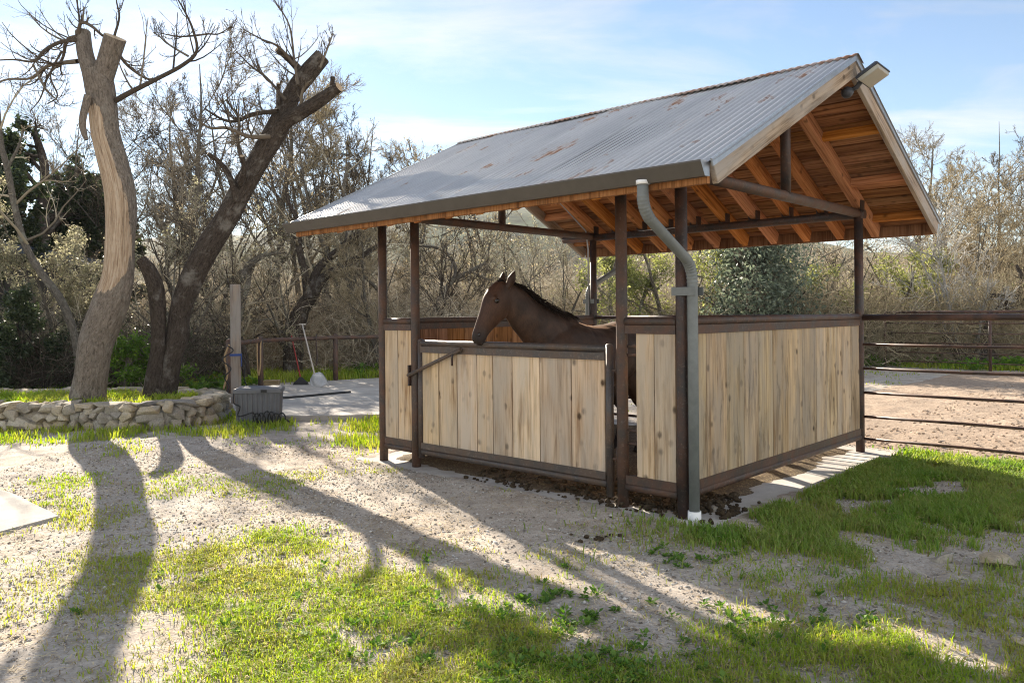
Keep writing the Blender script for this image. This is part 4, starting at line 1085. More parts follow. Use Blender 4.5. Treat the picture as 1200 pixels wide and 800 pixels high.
def grow(P, R, nc, t0, length, ang, k, rng, upw=.05, wander=.12, rr=.55, rmin=.003, t1=1., droop=0., taper=.3, lvar=.35, tipfall=.45):
    N, kp, _ = P.shape; idx = np.repeat(np.arange(N), nc); n = len(idx); t = (t0 + (t1 - t0) * rng.random(n) ** .85) * (kp - 1)
    i0 = np.minimum(t.astype(int), kp - 2); f = (t - i0)[:, None]; pos = P[idx, i0] * (1 - f) + P[idx, i0 + 1] * f
    d = nrmz(P[idx, i0 + 1] - P[idx, i0]); r = R[idx, i0] * (1 - f[:, 0]) + R[idx, i0 + 1] * f[:, 0]
    q = rng.normal(size=(n, 3)); q = nrmz(q - d * (q * d).sum(-1, keepdims=True)); a = np.radians(ang[0] + ang[1] * rng.normal(size=n))[:, None]
    d = nrmz(d * np.cos(a) + q * np.sin(a) + np.array([0, 0, upw])); tf = t / (kp - 1)
    PL_ = np.linalg.norm(P[:, 1:] - P[:, :-1], axis=-1).sum(1)[idx]
    L = PL_ * length * (1 - tipfall * tf) * (1 + lvar * (rng.random(n) * 2 - 1)); st = L / (k - 1); O = np.empty((n, k, 3)); O[:, 0] = pos
    for s_ in range(1, k):
        O[:, s_] = O[:, s_ - 1] + d * st[:, None]; d = nrmz(d + rng.normal(size=(n, 3)) * wander + np.array([0, 0, upw - droop * s_ / k]))
    r0 = np.maximum(np.minimum(r * rr, r * .95) * (.75 + .5 * rng.random(n)), rmin); tp = np.linspace(1, taper, k)[None]
    return O, np.maximum(r0[:, None] * tp, rmin * .6)


def leaves(P, n, size, rng, spread=.05, aspect=.5, fold=.2, up_=.0):
    """n small leaves scattered along the polylines P"""
    N, k, _ = P.shape; i = rng.integers(0, N, n); t = rng.random(n) ** .7 * (k - 1); i0 = np.minimum(t.astype(int), k - 2); f = (t - i0)[:, None]
    c = P[i, i0] * (1 - f) + P[i, i0 + 1] * f + rng.normal(size=(n, 3)) * spread
    a = nrmz(rng.normal(size=(n, 3)) + np.array([0, 0, up_])); b = rng.normal(size=(n, 3)); b = nrmz(b - a * (b * a).sum(-1, keepdims=True)); nn = np.cross(a, b)
    s = size * (.6 + .8 * rng.random(n))[:, None]
    V = np.stack([c - a * s, c + b * s * aspect + nn * s * fold, c + a * s, c - b * s * aspect + nn * s * fold], 1).reshape(-1, 3)
    Fq = np.arange(n * 4).reshape(n, 4); return V, Fq, np.repeat(rng.random(n), 4)


class Acc:
    def __init__(s): s.V = []; s.F = []; s.G = []; s.R = []; s.M = []; s.n = 0

    def add(s, V, Fq, g, r, mi=0):
        s.V.append(V); s.F.append(Fq + s.n); s.G.append(V if g is None else g); s.R.append(r); s.M.append(np.full(len(Fq), mi)); s.n += len(V)

    def build(s, name, mats, parent, smooth=True, extra=None):
        return mesh_np(name, np.concatenate(s.V), [np.concatenate(s.F)], mats, np.concatenate(s.R), np.concatenate(s.G), smooth, parent, np.concatenate(s.M), extra)


def rough_trunk(P, R, rng, n=28, sub=5, amp=.10, caps=True, flare=0.):
    """one thick limb with an uneven, fluted surface; sawn flat at its end"""
    q = spline([(*p, r) for p, r in zip(P, R)], sub); X = q[:, :3]; r = q[:, 3]; k = len(X)
    V, Fq, g, rn = tubes(X[None], r[None], n, rng); V = V.reshape(k, n, 3); a = np.arange(n) / n * 2 * np.pi; sd_ = rng.random() * 40
    L = np.concatenate([[0], np.cumsum(np.linalg.norm(np.diff(X, axis=0), axis=1))])
    A, Lg = np.meshgrid(a, L); lump = fbm(np.cos(A) * 1.3 + sd_, np.sin(A) * 1.3 + Lg * 1.1, 5, 3) - .45; fine = fbm(np.cos(A) * 4 + sd_, np.sin(A) * 4 + Lg * 2.2, 9, 3) - .45
    rdg = np.abs(fbm(np.cos(A) * 5.5 + sd_, np.sin(A) * 5.5 + Lg * 1.3, 13, 3) - .44); m = 1 + amp * 2.4 * lump + amp * 1.1 * fine + (amp * 2.6 * (np.minimum(rdg, .12) - .06) if n > 24 else 0); m = m[..., None]; V = X[:, None] + (V - X[:, None]) * m
    V = V.reshape(-1, 3); mi = np.zeros(len(Fq), int)
    F2 = None
    if caps:
        o = (k - 1) * n; cen = V[o:].mean(0) ; V2 = np.concatenate([V[o:], cen[None]]); F2 = np.array([[j, (j + 1) % n, n, n] for j in range(n)])
    return V, Fq, g, rn, (V2 if caps else None), F2


def limb(acc, P, R, rng, n=20, amp=.08, caps=True, cut=1, sub=5):
    V, Fq, g, rn, V2, F2 = rough_trunk(P, R, rng, n, sub, amp, caps); acc.add(V, Fq, g, rn, 0)
    if caps:
        d = np.array(P[-1]) - np.array(P[-2]); d = d / np.linalg.norm(d) * .003; m = len(V2) - 1
        bm_f = np.array([[j, (j + 1) % m, m] for j in range(m)]); q = np.stack([bm_f[:, 0], bm_f[:, 1], bm_f[:, 2], bm_f[:, 2]], 1)
        # as thin quads with a centre ring so that no face is degenerate
        c = V2[-1]; inner = c + (V2[:-1] - c) * .25; VV = np.concatenate([V2[:-1], inner]) + d; qq = np.array([[j, (j + 1) % m, m + (j + 1) % m, m + j] for j in range(m)])
        acc.add(VV, qq, None, np.full(len(VV), .5), cut); h = m // 2
        qi = np.array([[m + j, m + j + 1, m + m - 2 - j, m + m - 1 - j] for j in range(h - 1)]); acc.add(VV + d * .1, qi, None, np.full(len(VV), .5), cut)


def px_limb(pts, Y, dY=0.):
    """pts: (px, py, width px) -> points at depth Y (+dY spread over the run), radii"""
    n = len(pts); P = []; R = []
    for i, (x, y, w_) in enumerate(pts):
        D = Y + (dY[i] if hasattr(dY, '__len__') else dY * i / max(n - 1, 1)); P.append(tuple(up(x, y, D))); R.append(w_ / 2 * D / F_PX)
    return P, R


def shoots(acc, P, R, specs, rng, mi=0, sides=(7, 5, 4, 3)):
    """successive orders of twigs growing from the polylines"""
    out = P
    for s_, sp in zip(sides, specs):
        P, R = grow(P, R, rng=rng, **sp); acc.add(*tubes(P, R, s_, rng), mi); out = P
    return out


# --- the two pollarded trees in the planter
def pack(Pl, Rl, k=8):
    """resample limbs to k points so that shoots can start on all of them"""
    A, B = [], []
    for P, R in zip(Pl, Rl):
        q = spline([(*p, r) for p, r in zip(P, R)], 6); t = np.linspace(0, len(q) - 1, k); i = np.minimum(t.astype(int), len(q) - 2); f = (t - i)[:, None]; q = q[i] * (1 - f) + q[i + 1] * f
        A.append(q[:, :3]); B.append(q[:, 3])
    return np.array(A), np.array(B)


rng = np.random.default_rng(11)
Y1 = 11.25
T1 = empty('pollarded_tree', (*up(100, 470, Y1).xy, .2), 0, 'thick pollarded tree with two sawn stubs and a torn strip of pale bare wood', 'tree', 'pollarded trees in the stone planter')
org = np.array(T1.location)
tr = [px_limb([(97, 486, 58), (100, 468, 46), (105, 440, 41), (112, 400, 43), (127, 362, 45), (139, 325, 39), (142, 287, 36), (144, 250, 38), (142, 219, 38), (135, 187, 37), (128, 156, 35), (125, 125, 35), (121, 98, 37), (117, 84, 35)], Y1),
      px_limb([(118, 96, 28), (110, 78, 22), (105, 60, 20), (103, 38, 18.5)], Y1, [0, .0, .05, .1]), px_limb([(122, 98, 30), (130, 78, 27), (136, 60, 27), (141, 44, 28)], Y1, [0, -.02, -.05, -.1])]
a = Acc()
for i, (P, R) in enumerate(tr): limb(a, np.array(P) - org, [r * .88 for r in R], rng, 84, .065, i > 0, 1, 12)
allV = np.concatenate(a.V) + org; zpx = HOR + 4.5 - (allV[:, 2] - EYE) * F_PX / Y1
cx_ = np.interp(zpx, [125, 156, 187, 219, 250, 287, 325, 362], [125, 128, 135, 142, 144, 142, 139, 127]); xpx = 600 + allV[:, 0] * F_PX / allV[:, 1]
side_ = (xpx - cx_) / 19.; top_ = np.interp(zpx, [120, 160, 200, 240, 290, 320, 345], [-.55, -.5, -.25, .1, .45, .2, -.5])
bare = sstep(118, 135, zpx) * sstep(352, 330, zpx) * sstep(.30, -.30, side_ - top_ - .25) * sstep(Y1 + .16, Y1 - .1, allV[:, 1] - .12 * side_)
nb0 = a.n; P, R = px_limb([(108, 112, 9), (101, 140, 8), (102, 155, 7), (105, 164, 4)], Y1 - .25); limb(a, np.array(P) - org, R, rng, 10, .1, False)
a.build('trunk', [M['torn'], M['cut']], T1, True, {'bare': np.concatenate([bare, np.zeros(a.n - nb0)])})
a = Acc()
lm = [px_limb(q, Y1, dy) for q, dy in [
    ([(96, 47, 5), (75, 50, 4.4), (57, 60, 4), (45, 72, 3), (20, 70, 2), (-15, 72, 1.2)], -.5), ([(96, 72, 6), (78, 74, 5), (60, 78, 4), (40, 92, 3), (10, 94, 2.4), (-25, 112, 1.5)], .6),
    ([(97, 42, 4), (84, 48, 4), (78, 70, 3.2), (62, 88, 2.5), (52, 115, 1.6), (40, 130, 1)], .9), ([(98, 40, 5), (101, 27, 4), (112, 30, 3.5), (126, 42, 3)], -.2),
    ([(140, 118, 6.5), (158, 108, 6), (190, 92, 5), (220, 76, 4.4), (236, 60, 3.6), (232, 35, 2.8), (222, 12, 2), (208, -12, 1.4)], -.9), ([(234, 42, 2.6), (250, 40, 2), (262, 40, 1.6), (276, 32, 1)], -.3),
    ([(142, 60, 4), (156, 78, 3.4), (176, 92, 2.8), (186, 92, 2)], .6), ([(226, 66, 2.6), (206, 54, 2.2), (194, 44, 1.8), (186, 38, 1.2)], .2), ([(234, 42, 2.4), (215, 43, 1.8), (198, 40, 1.2), (188, 38, .8)], .2),
    ([(78, 60, 2.6), (64, 88, 2.2), (72, 112, 1.8), (60, 122, 1.2)], -.3), ([(44, 76, 2.6), (58, 104, 2.4), (72, 118, 1.6), (70, 120, 1.2)], -.4), ([(100, 40, 3), (99, 20, 2.4), (97, 0, 1.8), (100, -20, 1)], .3), ([(140, 42, 3), (146, 20, 2.4), (143, 0, 1.6), (146, -15, 1)], .1)]]
for P, R in lm: q = spline([(*p, r) for p, r in zip(P, R)], 5); a.add(*tubes(q[None, :, :3] - org, q[None, :, 3], 8, rng), 0)
A, B = pack([p for p, r in lm], [r for p, r in lm])
shoots(a, A - org, B, [dict(nc=11, t0=.1, length=.42, ang=(55, 18), k=6, upw=.26, wander=.06, rr=.5, rmin=.0045), dict(nc=5, t0=.2, length=.45, ang=(38, 14), k=5, upw=.08, wander=.1, rr=.6, rmin=.0035), dict(nc=2, t0=.2, length=.4, ang=(35, 14), k=3, upw=.05, rr=.6, rmin=.003)], rng, sides=(5, 4, 3))
a.build('crown', [M['twig_dk']], T1)

Y2 = 11.75
T2 = empty('pollarded_tree', (*up(184, 462, Y2).xy, .2), 0, 'dark barked pollarded tree leaning right with sawn limbs and a broken second trunk', 'tree', 'pollarded trees in the stone planter')
org = np.array(T2.location)
tr = [px_limb([(184, 482, 50), (188, 458, 37), (197, 425, 30), (207, 395, 27), (212, 362, 25), (227, 325, 28), (247, 287, 29), (268, 255, 28), (284, 225, 28), (307, 187, 26), (329, 150, 27), (346, 112, 22), (364, 88, 23), (383, 66, 20)], Y2, .35),
      px_limb([(326, 158, 20), (340, 142, 18), (362, 129, 17), (382, 116, 16), (402, 102, 13)], Y2 + .25, -.5), px_limb([(358, 84, 10), (348, 73, 9), (338, 64, 8), (330, 58, 7)], Y2 + .3, -.25), px_limb([(391, 111, 7), (394, 100, 6), (395, 90, 6)], Y2 - .1, -.05),
      px_limb([(180, 478, 34), (180, 445, 22), (184, 410, 17), (185, 372, 18), (183, 340, 20), (176, 318, 18), (167, 305, 14)], Y2 - .15, .2), px_limb([(280, 236, 12), (276, 218, 9), (268, 200, 7), (258, 188, 6), (247, 180, 5)], Y2 + .1, -.3), px_limb([(285, 215, 10), (289, 200, 7), (287, 183, 6)], Y2, -.3), px_limb([(331, 140, 8), (331, 112, 6), (331, 98, 5)], Y2 + .2, -.2)]
a = Acc()
for i, (P, R) in enumerate(tr): limb(a, np.array(P) - org, [r * .92 for r in R], rng, 72 if i in (0, 1, 4) else 12, .10, True, 1, 10)
a.build('trunk', [M['bark_dk'], M['cut']], T2)
a = Acc()
lm = [px_limb(q, Y2, dy) for q, dy in [
    ([(330, 130, 6), (300, 134, 5), (282, 142, 4), (265, 140, 3), (245, 128, 2)], .5), ([(357, 126, 4), (359, 108, 3.5), (366, 96, 3)], -.2), ([(350, 76, 4), (332, 55, 3), (312, 46, 2), (290, 34, 1.2)], -.4), ([(354, 100, 4), (350, 70, 3), (345, 30, 2), (328, 0, 1.2)], .2),
    ([(380, 80, 3), (388, 60, 2.5), (396, 40, 1.6)], .2), ([(320, 160, 6), (295, 160, 5), (270, 150, 4), (250, 150, 3), (232, 138, 2)], -.6), ([(287, 190, 5), (282, 165, 4), (284, 140, 3), (270, 118, 2)], .3), ([(340, 118, 4), (318, 92, 3), (300, 78, 2), (286, 64, 1.4)], .4)]]
for P, R in lm: q = spline([(*p, r) for p, r in zip(P, R)], 5); a.add(*tubes(q[None, :, :3] - org, q[None, :, 3], 8, rng), 0)
A, B = pack([p for p, r in lm], [r for p, r in lm])
shoots(a, A - org, B, [dict(nc=13, t0=.1, length=.5, ang=(50, 18), k=6, upw=.28, wander=.06, rr=.5, rmin=.004), dict(nc=5, t0=.2, length=.42, ang=(36, 14), k=5, upw=.08, wander=.1, rr=.6, rmin=.0035), dict(nc=2, t0=.2, length=.4, ang=(35, 14), k=3, upw=.05, rr=.6, rmin=.003)], rng, sides=(5, 4, 3))
a.build('crown', [M['twig_dk']], T2)


# --- bare trees of the creek wood; a few shapes, each grown for itself
def bare_tree(name, seed, H, tw, bark, twig, trunks=1, spread=1., leaf=None, nleaf=0, lsize=.03, lean=0., dens_=1., first=.25, fine=1., r0=.16, lmat=None):
    rng = np.random.default_rng(seed); P0, R0_ = [], []
    for i in range(trunks):
        az = rng.random() * 6.28; ln = lean + (.32 * spread if trunks > 1 else .08); k = 8; p = np.array([rng.normal() * .12 * (trunks > 1), rng.normal() * .12 * (trunks > 1), -.1]); d = nrmz(np.array([math.cos(az) * ln, math.sin(az) * ln, 1.])); o = [p]
        hL = H * (.78 if trunks == 1 else .7 + .2 * rng.random())
        for j in range(k - 1): p = p + d * hL / (k - 1); d = nrmz(d + rng.normal(size=3) * .09 + np.array([0, 0, .05])); o.append(p)
        P0.append(o); R0_.append(np.linspace(r0, r0 * .07, k) * (1 if trunks == 1 else .62) * (.8 + .4 * rng.random()))
    P0 = np.array(P0); R0_ = np.array(R0_); root = empty(name)
    a = Acc(); Pt, Rt = [], []
    for P, R in zip(P0, R0_):
        q = spline([(*x, r) for x, r in zip(P, R)], 3); V, Fq, g, rn, _, _ = rough_trunk(P, R, rng, 12, 3, .07, False); a.add(V, Fq, g, rn, 0)
    P1, R1_ = grow(P0, R0_, int(round(10 * dens_ / (1 if trunks == 1 else 1.7))), first, .46 * spread, (48, 14), 8, rng, upw=.07, wander=.13, rr=.5, rmin=.012)
    a.add(*tubes(P1, R1_, 6, rng), 0); a.build('trunk', [M[bark]], root)
    a = Acc(); P, R = P1, R1_; outs = []
    for nc, ln, ag, k, sd_, rm, ud in ((int(8 * dens_), .46, 42, 6, 4, .0075, .07), (int(7 * dens_), .46, 40, 5, 3, .0055, .05), (int(4 * dens_ * fine), .5, 38, 3, 3, .0042, .03)):
        P, R = grow(P, R, nc, .15, ln, (ag, 16), k, rng, upw=ud, wander=.13, rr=.58, rmin=rm * tw, droop=.0); a.add(*tubes(P, R, sd_, rng), 0); outs.append(P)
    if nleaf:
        V, Fq, rn = leaves(outs[-1], nleaf, lsize, rng, .05); a.add(V, Fq, None, rn, 1)
    a.build('crown', [M[twig], M[lmat or 'leaf_dry']], root, True); return root


def leafy_tree(name, seed, H, W_, bark, lmat, nleaf, lsize, low=.1, clumps=26, trunks=2, r0=.14, twig='twig_dk', hole=1.):
    """evergreen or leafing tree: limbs, twigs and leaves gathered in uneven clumps"""
    rng = np.random.default_rng(seed); root = empty(name); P0, R0_ = [], []
    for i in range(trunks):
        az = rng.random() * 6.28; k = 7; p = np.array([rng.normal() * .1, rng.normal() * .1, -.1]); d = nrmz(np.array([math.cos(az) * .3, math.sin(az) * .3, 1.])); o = [p]
        for j in range(k - 1): p = p + d * H * .7 / (k - 1); d = nrmz(d + rng.normal(size=3) * .14 + np.array([0, 0, .04])); o.append(p)
        P0.append(o); R0_.append(np.linspace(r0, r0 * .3, k))
    P0 = np.array(P0); R0_ = np.array(R0_); a = Acc()
    for P, R in zip(P0, R0_): V, Fq, g, rn, _, _ = rough_trunk(P, R, rng, 12, 3, .08, False); a.add(V, Fq, g, rn, 0)
    P1, R1_ = grow(P0, R0_, int(clumps / trunks), low, .42 * W_ / H * 1.6, (62, 18), 7, rng, upw=.05, wander=.16, rr=.5, rmin=.012, tipfall=.35); a.add(*tubes(P1, R1_, 6, rng), 0); a.build('trunk', [M[bark]], root)
    a = Acc(); P2_, R2_ = grow(P1, R1_, 9, .25, .42, (45, 18), 5, rng, upw=.04, wander=.15, rr=.5, rmin=.006); a.add(*tubes(P2_, R2_, 4, rng), 0)
    keep = (rng.random(len(P2_)) < .9) & (vnoise(P2_[:, -1, 0] * 1.6 + seed, P2_[:, -1, 2] * 1.6 + P2_[:, -1, 1], 3) > .36); P2_, R2_ = P2_[keep], R2_[keep]
    P3_, R3_ = grow(P2_, R2_, 6, .2, .5, (42, 18), 4, rng, upw=.02, wander=.15, rr=.6, rmin=.004); a.add(*tubes(P3_, R3_, 3, rng), 0)
    V, Fq, rn = leaves(P3_, nleaf, lsize, rng, .05 * hole, .42, .15); a.add(V, Fq, None, rn, 1)
    a.build('crown', [M[twig], M[lmat]], root, False); return root


def copy_thing(o):
    c = o.copy(); COL.objects.link(c)
    for ch in o.children:
        d = ch.copy(); COL.objects.link(d); d.parent = c
    return c


SRC = {}


def place(kind, px, Y, rz, sc, label, cat='tree', group=None, scz=None):
    proto, used = SRC[kind]
    o = proto if not used else copy_thing(proto); SRC[kind][1] = True
    x = (px - 600) / F_PX * Y; o.location = (x, Y, float(hgt(x, Y)) - .05); o.rotation_euler = (0, 0, rz); o.scale = (sc, sc, scz or sc); tag(o, label, cat, group); return o


SRC['tall'] = [bare_tree('bare_tree', 21, 10.4, 1.35, 'bark_gy', 'twig_mid', 1, .8, nleaf=1500, lsize=.016, dens_=1.4, first=.15), False]
SRC['tall2'] = [bare_tree('bare_tree', 22, 10.4, 1.35, 'bark_gy', 'twig_dk', 2, .75, nleaf=1500, lsize=.016, dens_=1.4, first=.15), False]
SRC['gold'] = [bare_tree('bare_tree', 23, 8.2, 1.3, 'bark_gy', 'twig_gold', 3, .85, nleaf=3500, lsize=.018, dens_=1.35, first=.12), False]
SRC['low'] = [bare_tree('bare_tree', 24, 4.6, 1.1, 'bark_gy', 'twig_tan', 4, 1.25, nleaf=2500, lsize=.022, dens_=.88, first=.08, r0=.09, lmat='leaf_lichen'), False]
SRC['low2'] = [bare_tree('bare_tree', 25, 4.4, 1.1, 'bark_dk', 'twig_dk', 3, 1.3, nleaf=2000, lsize=.022, dens_=.88, first=.08, r0=.09), False]
SRC['willow'] = [bare_tree('bare_tree', 26, 6.2, 1.25, 'bark_gy', 'twig_gold', 6, 1.15, nleaf=6000, lsize=.02, dens_=1.25, first=.06, r0=.10), False]
SRC['lichen'] = [bare_tree('lichen_tree', 27, 4.8, 1.3, 'bark_gy', 'twig_tan', 4, 1.0, nleaf=17000, lsize=.026, dens_=1.1, first=.06, r0=.09, lmat='leaf_lichen'), False]
SRC['white'] = [bare_tree('white_stemmed_tree', 28, 4.1, 1.25, 'bark_wh', 'twig_wh', 8, 1.15, nleaf=1500, lsize=.02, dens_=.8, first=.2, r0=.085), False]
SRC['oak'] = [leafy_tree('oak_tree', 31, 7.2, 3.6, 'bark_dk', 'leaf_oak', 42000, .060, .08, 34, 2, .2), False]
SRC['evergreen'] = [leafy_tree('evergreen_tree', 32, 3.9, 2.6, 'bark_dk', 'leaf_blue', 9500, .046, .04, 40, 3, .08, 'twig_tan', 4.5), False]
SRC['lime'] = [leafy_tree('leafing_tree', 33, 4.4, 2.2, 'bark_gy', 'leaf_lime', 8500, .036, .05, 30, 3, .07, 'twig_tan', 2.), False]
SRC['shrub'] = [leafy_tree('green_shrub', 34, 1.5, 1.3, 'bark_gy', 'leaf_green', 5200, .040, .03, 24, 4, .025, 'twig_tan'), False]
SRC['dshrub'] = [leafy_tree('evergreen_shrub', 35, 2.3, 2.2, 'bark_dk', 'leaf_oak', 20000, .036, .02, 30, 4, .04), False]

G1 = 'bare trees of the creek wood'; G2 = 'leafy trees beyond the arena'
for kind, px, Y, rz, sc, lab, g in [
    ('oak', 20, 23., .3, 1.5, 'dark evergreen oak filling the far left edge above the shed', None),
    ('oak', 88, 26.5, 4.3, 1.35, 'dark evergreen oak behind the lichen covered tree beside the torn trunk', None),
    ('oak', -75, 20., 2.0, 1.2, 'dark oak cut off by the left edge of the photo', None),
    ('lichen', 68, 16.4, .0, 1.0, 'pale lichen covered twiggy tree standing before the dark oak at left', None),
    ('dshrub', 45, 15.2, 1.0, 1.0, 'dark green leafy shrub at far left behind the stone planter', None),
    ('dshrub', 150, 17.5, 2.4, .8, 'dark green shrub half hidden between the two pollarded trees', None),
    ('shrub', 160, 14.2, 0., 1.0, 'bright green leafy shrub between the trunks of the two pollarded trees', None),
    ('tall', 205, 21., 0.5, 1.02, 'tall bare tree rising between the two pollarded trees', G1),
    ('tall2', 150, 25., 1.5, 1.05, 'tall dark bare tree directly behind the torn trunk', G1),
    ('tall', 318, 23.5, 2.2, 1.13, 'tallest bare tree behind the sawn top of the leaning pollard', G1),
    ('tall2', 262, 24., 3.4, 1.0, 'dark bare tree behind the lean of the dark pollard', G1),
    ('gold', 385, 24.5, 0.2, 1.15, 'golden twigged bare tree left of the shelter roof', G1),
    ('tall', 440, 25., 4.0, .92, 'bare tree standing above the left gutter end of the shelter', G1),
    ('gold', 470, 23.0, 2.8, .82, 'bare tree whose crown just tops the left slope of the roof', G1),
    ('low', 215, 17.2, 0.3, 1.0, 'low tangled grey bare tree behind the broken second trunk', G1),
    ('low', 338, 19.4, 2.1, .9, 'low tangled bare tree behind the broom and shovel', G1),
    ('low2', 290, 17.8, 1.1, .9, 'low dark bare tree just behind the wooden post', G1),
    ('low2', 505, 20.5, 4.1, 1.12, 'spreading dark bare tree seen through the left bay of the shelter', G1),
    ('low', 545, 23., 5.2, 1.05, 'pale bare tree seen between the shelter post and the horse head', G1),
    ('low2', 594, 25.5, .4, 1.62, 'dark branching bare tree right above the horse ears', G1),
    ('low', 650, 22., 3.3, 1.0, 'pale bare tree behind the horse neck under the roof', G1),
    ('gold', 455, 19.5, 5.0, .62, 'small golden bare tree behind the left corner post', G1),
    ('lime', 735, 20.8, .4, 1.1, 'yellow green leafing tree left of the downspout', G2),
    ('lime', 790, 22., 2.4, 1.25, 'yellow green leafing tree behind the downspout', G2),
    ('evergreen', 858, 20.3, 0.8, 1.3, 'bluish evergreen tree right of the downspout beyond the arena', G2),
    ('evergreen', 928, 21.2, 3.1, 1.35, 'bluish evergreen tree left of the back right post', G2),
    ('lime', 968, 22.6, 1.3, 1.05, 'yellow green leafing tree between the evergreens and the back right post', G2),
    ('low2', 985, 24.5, 2.0, 1.0, 'dark bare tree behind the back right post', G1),
    ('lime', 1035, 23.5, 4.2, 1.1, 'yellow green leafing tree right of the back right post', G2),
    ('gold', 1075, 30., 1.2, 1.0, 'bare tree topping the right eave corner of the roof', G1),
    ('tall', 1095, 33., 5.1, .98, 'tall slim bare tree rising right of the roof corner', G1),
    ('willow', 1125, 26., .9, .98, 'rounded golden willow behind the white stemmed tree', G1),
    ('tall2', 1180, 31., .2, 1.04, 'tall dark bare tree at the right edge of the photo', G1),
    ('willow', 1215, 25.5, 3.1, 1.02, 'golden bare willow cut by the right edge of the photo', G1),
    ('white', 1128, 21.5, .3, 1.0, 'white stemmed many trunked tree growing from a dark stump beyond the arena', None),
    ('low2', 1020, 22.5, 5.0, .75, 'low dark tangled tree behind the left part of the arena fence', G1),
    ('tall2', 355, 26., 2.9, 1.1, 'dark bare tree just right of the sawn limbs of the leaning pollard', G1),
    ('tall', 235, 27., 3.9, 1.12, 'bare tree in the gap between the crowns of the two pollards', G1),
    ('tall', 110, 26., 5.6, .95, 'bare tree beside the dark oak left of the torn trunk', G1),
    ('tall2', 415, 23., 5.2, .86, 'dark bare tree above the far left corner of the gutter', G1),
    ('low', 420, 22., 1.4, 1.15, 'low pale bare tree left of the shelter corner above the rail fence', G1),
    ('low2', 245, 19.5, 2.6, 1.2, 'low dark bare tree behind the base of the leaning pollard', G1),
    ('low', 905, 24., .6, 1.35, 'pale bare tree behind the two evergreens', G1),
    ('gold', 700, 27., 1.9, .72, 'bare tree in line with the back left downspout', G1),
]:
    cat = {'oak': 'tree', 'shrub': 'shrub', 'dshrub': 'shrub'}.get(kind, 'tree'); place(kind, px, Y, rz, sc, lab, cat, g)


# --- single trees drawn from their own limbs
def limb_tree(name, label, limbs_, bark, twig, seed, Yb, sh=None, cutend=False, group=None, base=None):
    rng = np.random.default_rng(seed); L = [px_limb(q, Y, dy) for q, Y, dy in limbs_]; o = np.array(L[0][0][0]); root = empty(name, o, 0, label, 'tree', group); a = Acc()
    for P, R in L: limb(a, np.array(P) - o, R, rng, 14, .09, cutend)
    a.build('trunk', [M[bark], M['cut']], root)
    if sh:
        A, B = pack([p for p, r in L], [r for p, r in L]); a = Acc(); shoots(a, A - o, B, sh, rng, sides=(5, 4, 3, 3)); a.build('crown', [M[twig]], root)
    return root


SHT = [dict(nc=7, t0=.25, length=.35, ang=(55, 18), k=6, upw=.08, wander=.14, rr=.4, rmin=.008), dict(nc=7, t0=.2, length=.42, ang=(42, 16), k=5, upw=.05, wander=.14, rr=.6, rmin=.006), dict(nc=5, t0=.2, length=.45, ang=(40, 15), k=4, upw=.03, wander=.12, rr=.6, rmin=.005)]
limb_tree('gnarled_oak', 'gnarled black trunk with a pale crooked limb leaning over the low rail fence', [
    ([(343, 452, 26), (342, 420, 22), (346, 390, 22), (352, 365, 20), (366, 345, 16), (380, 325, 11), (402, 312, 9), (425, 300, 7), (450, 285, 5)], 19.2, .5),
    ([(366, 345, 14), (371, 320, 10), (383, 305, 9), (398, 294, 9), (418, 276, 8), (440, 262, 7), (470, 255, 5), (505, 262, 3.5)], 19.4, .6), ([(362, 350, 12), (358, 320, 9), (352, 290, 8), (352, 262, 6), (340, 235, 4), (338, 205, 3)], 19.3, .3)], 'bark_dk', 'twig_tan', 41, 19, SHT)
limb_tree('pale_trunk_tree', 'straight pale grey trunk just left of the shelter corner post', [([(420, 448, 13), (412, 405, 12), (411, 370, 11), (409, 330, 11), (406, 300, 9), (411, 265, 7), (405, 225, 5), (412, 190, 3)], 21, 0.), ([(408, 318, 6), (425, 322, 5), (440, 336, 4), (450, 350, 3)], 21, -.4)], 'bark_gy', 'twig_tan', 42, 21, SHT)
limb_tree('leaning_tree', 'thin pale trunk curving up to the left edge before the dark oak', [([(94, 455, 9), (88, 400, 9), (80, 370, 9), (68, 345, 9), (48, 318, 8.5), (30, 285, 8), (20, 245, 7), (12, 200, 7), (5, 170, 6), (2, 130, 5), (0, 95, 3.5)], 14.6, .5), ([(10, 200, 4), (25, 172, 3), (32, 150, 2)], 14.9, .2)], 'bark_gy', 'twig_tan', 43, 14.6, SHT)
limb_tree('broken_tree', 'pale broken trunk leaning behind the wooden post and bin', [([(262, 470, 14), (268, 430, 13), (272, 400, 12), (281, 360, 11), (288, 330, 13), (285, 316, 9)], 17.6, 0.), ([(284, 322, 9), (296, 308, 8), (312, 298, 6), (330, 296, 4)], 17.6, .4)], 'bark_gy', 'twig_tan', 44, 17.6, SHT)
limb_tree('stump_tree', 'dark twisted stump with a curling limb behind the arena fence at right', [
    ([(1150, 424, 40), (1152, 408, 24), (1156, 395, 16), (1150, 382, 11), (1158, 372, 9), (1170, 362, 8), (1185, 358, 8), (1205, 350, 6), (1225, 340, 4)], 21.0, .3), ([(1135, 424, 30), (1124, 410, 18), (1112, 400, 12), (1106, 392, 8)], 21.0, .2), ([(1168, 364, 7), (1180, 358, 6), (1176, 348, 5), (1164, 346, 4), (1158, 350, 3)], 20.9, -.2), ([(1188, 356, 7), (1196, 342, 6), (1198, 325, 5), (1192, 310, 3)], 21.1, .2)], 'bark_dk', 'twig_dk', 45, 21, SHT)
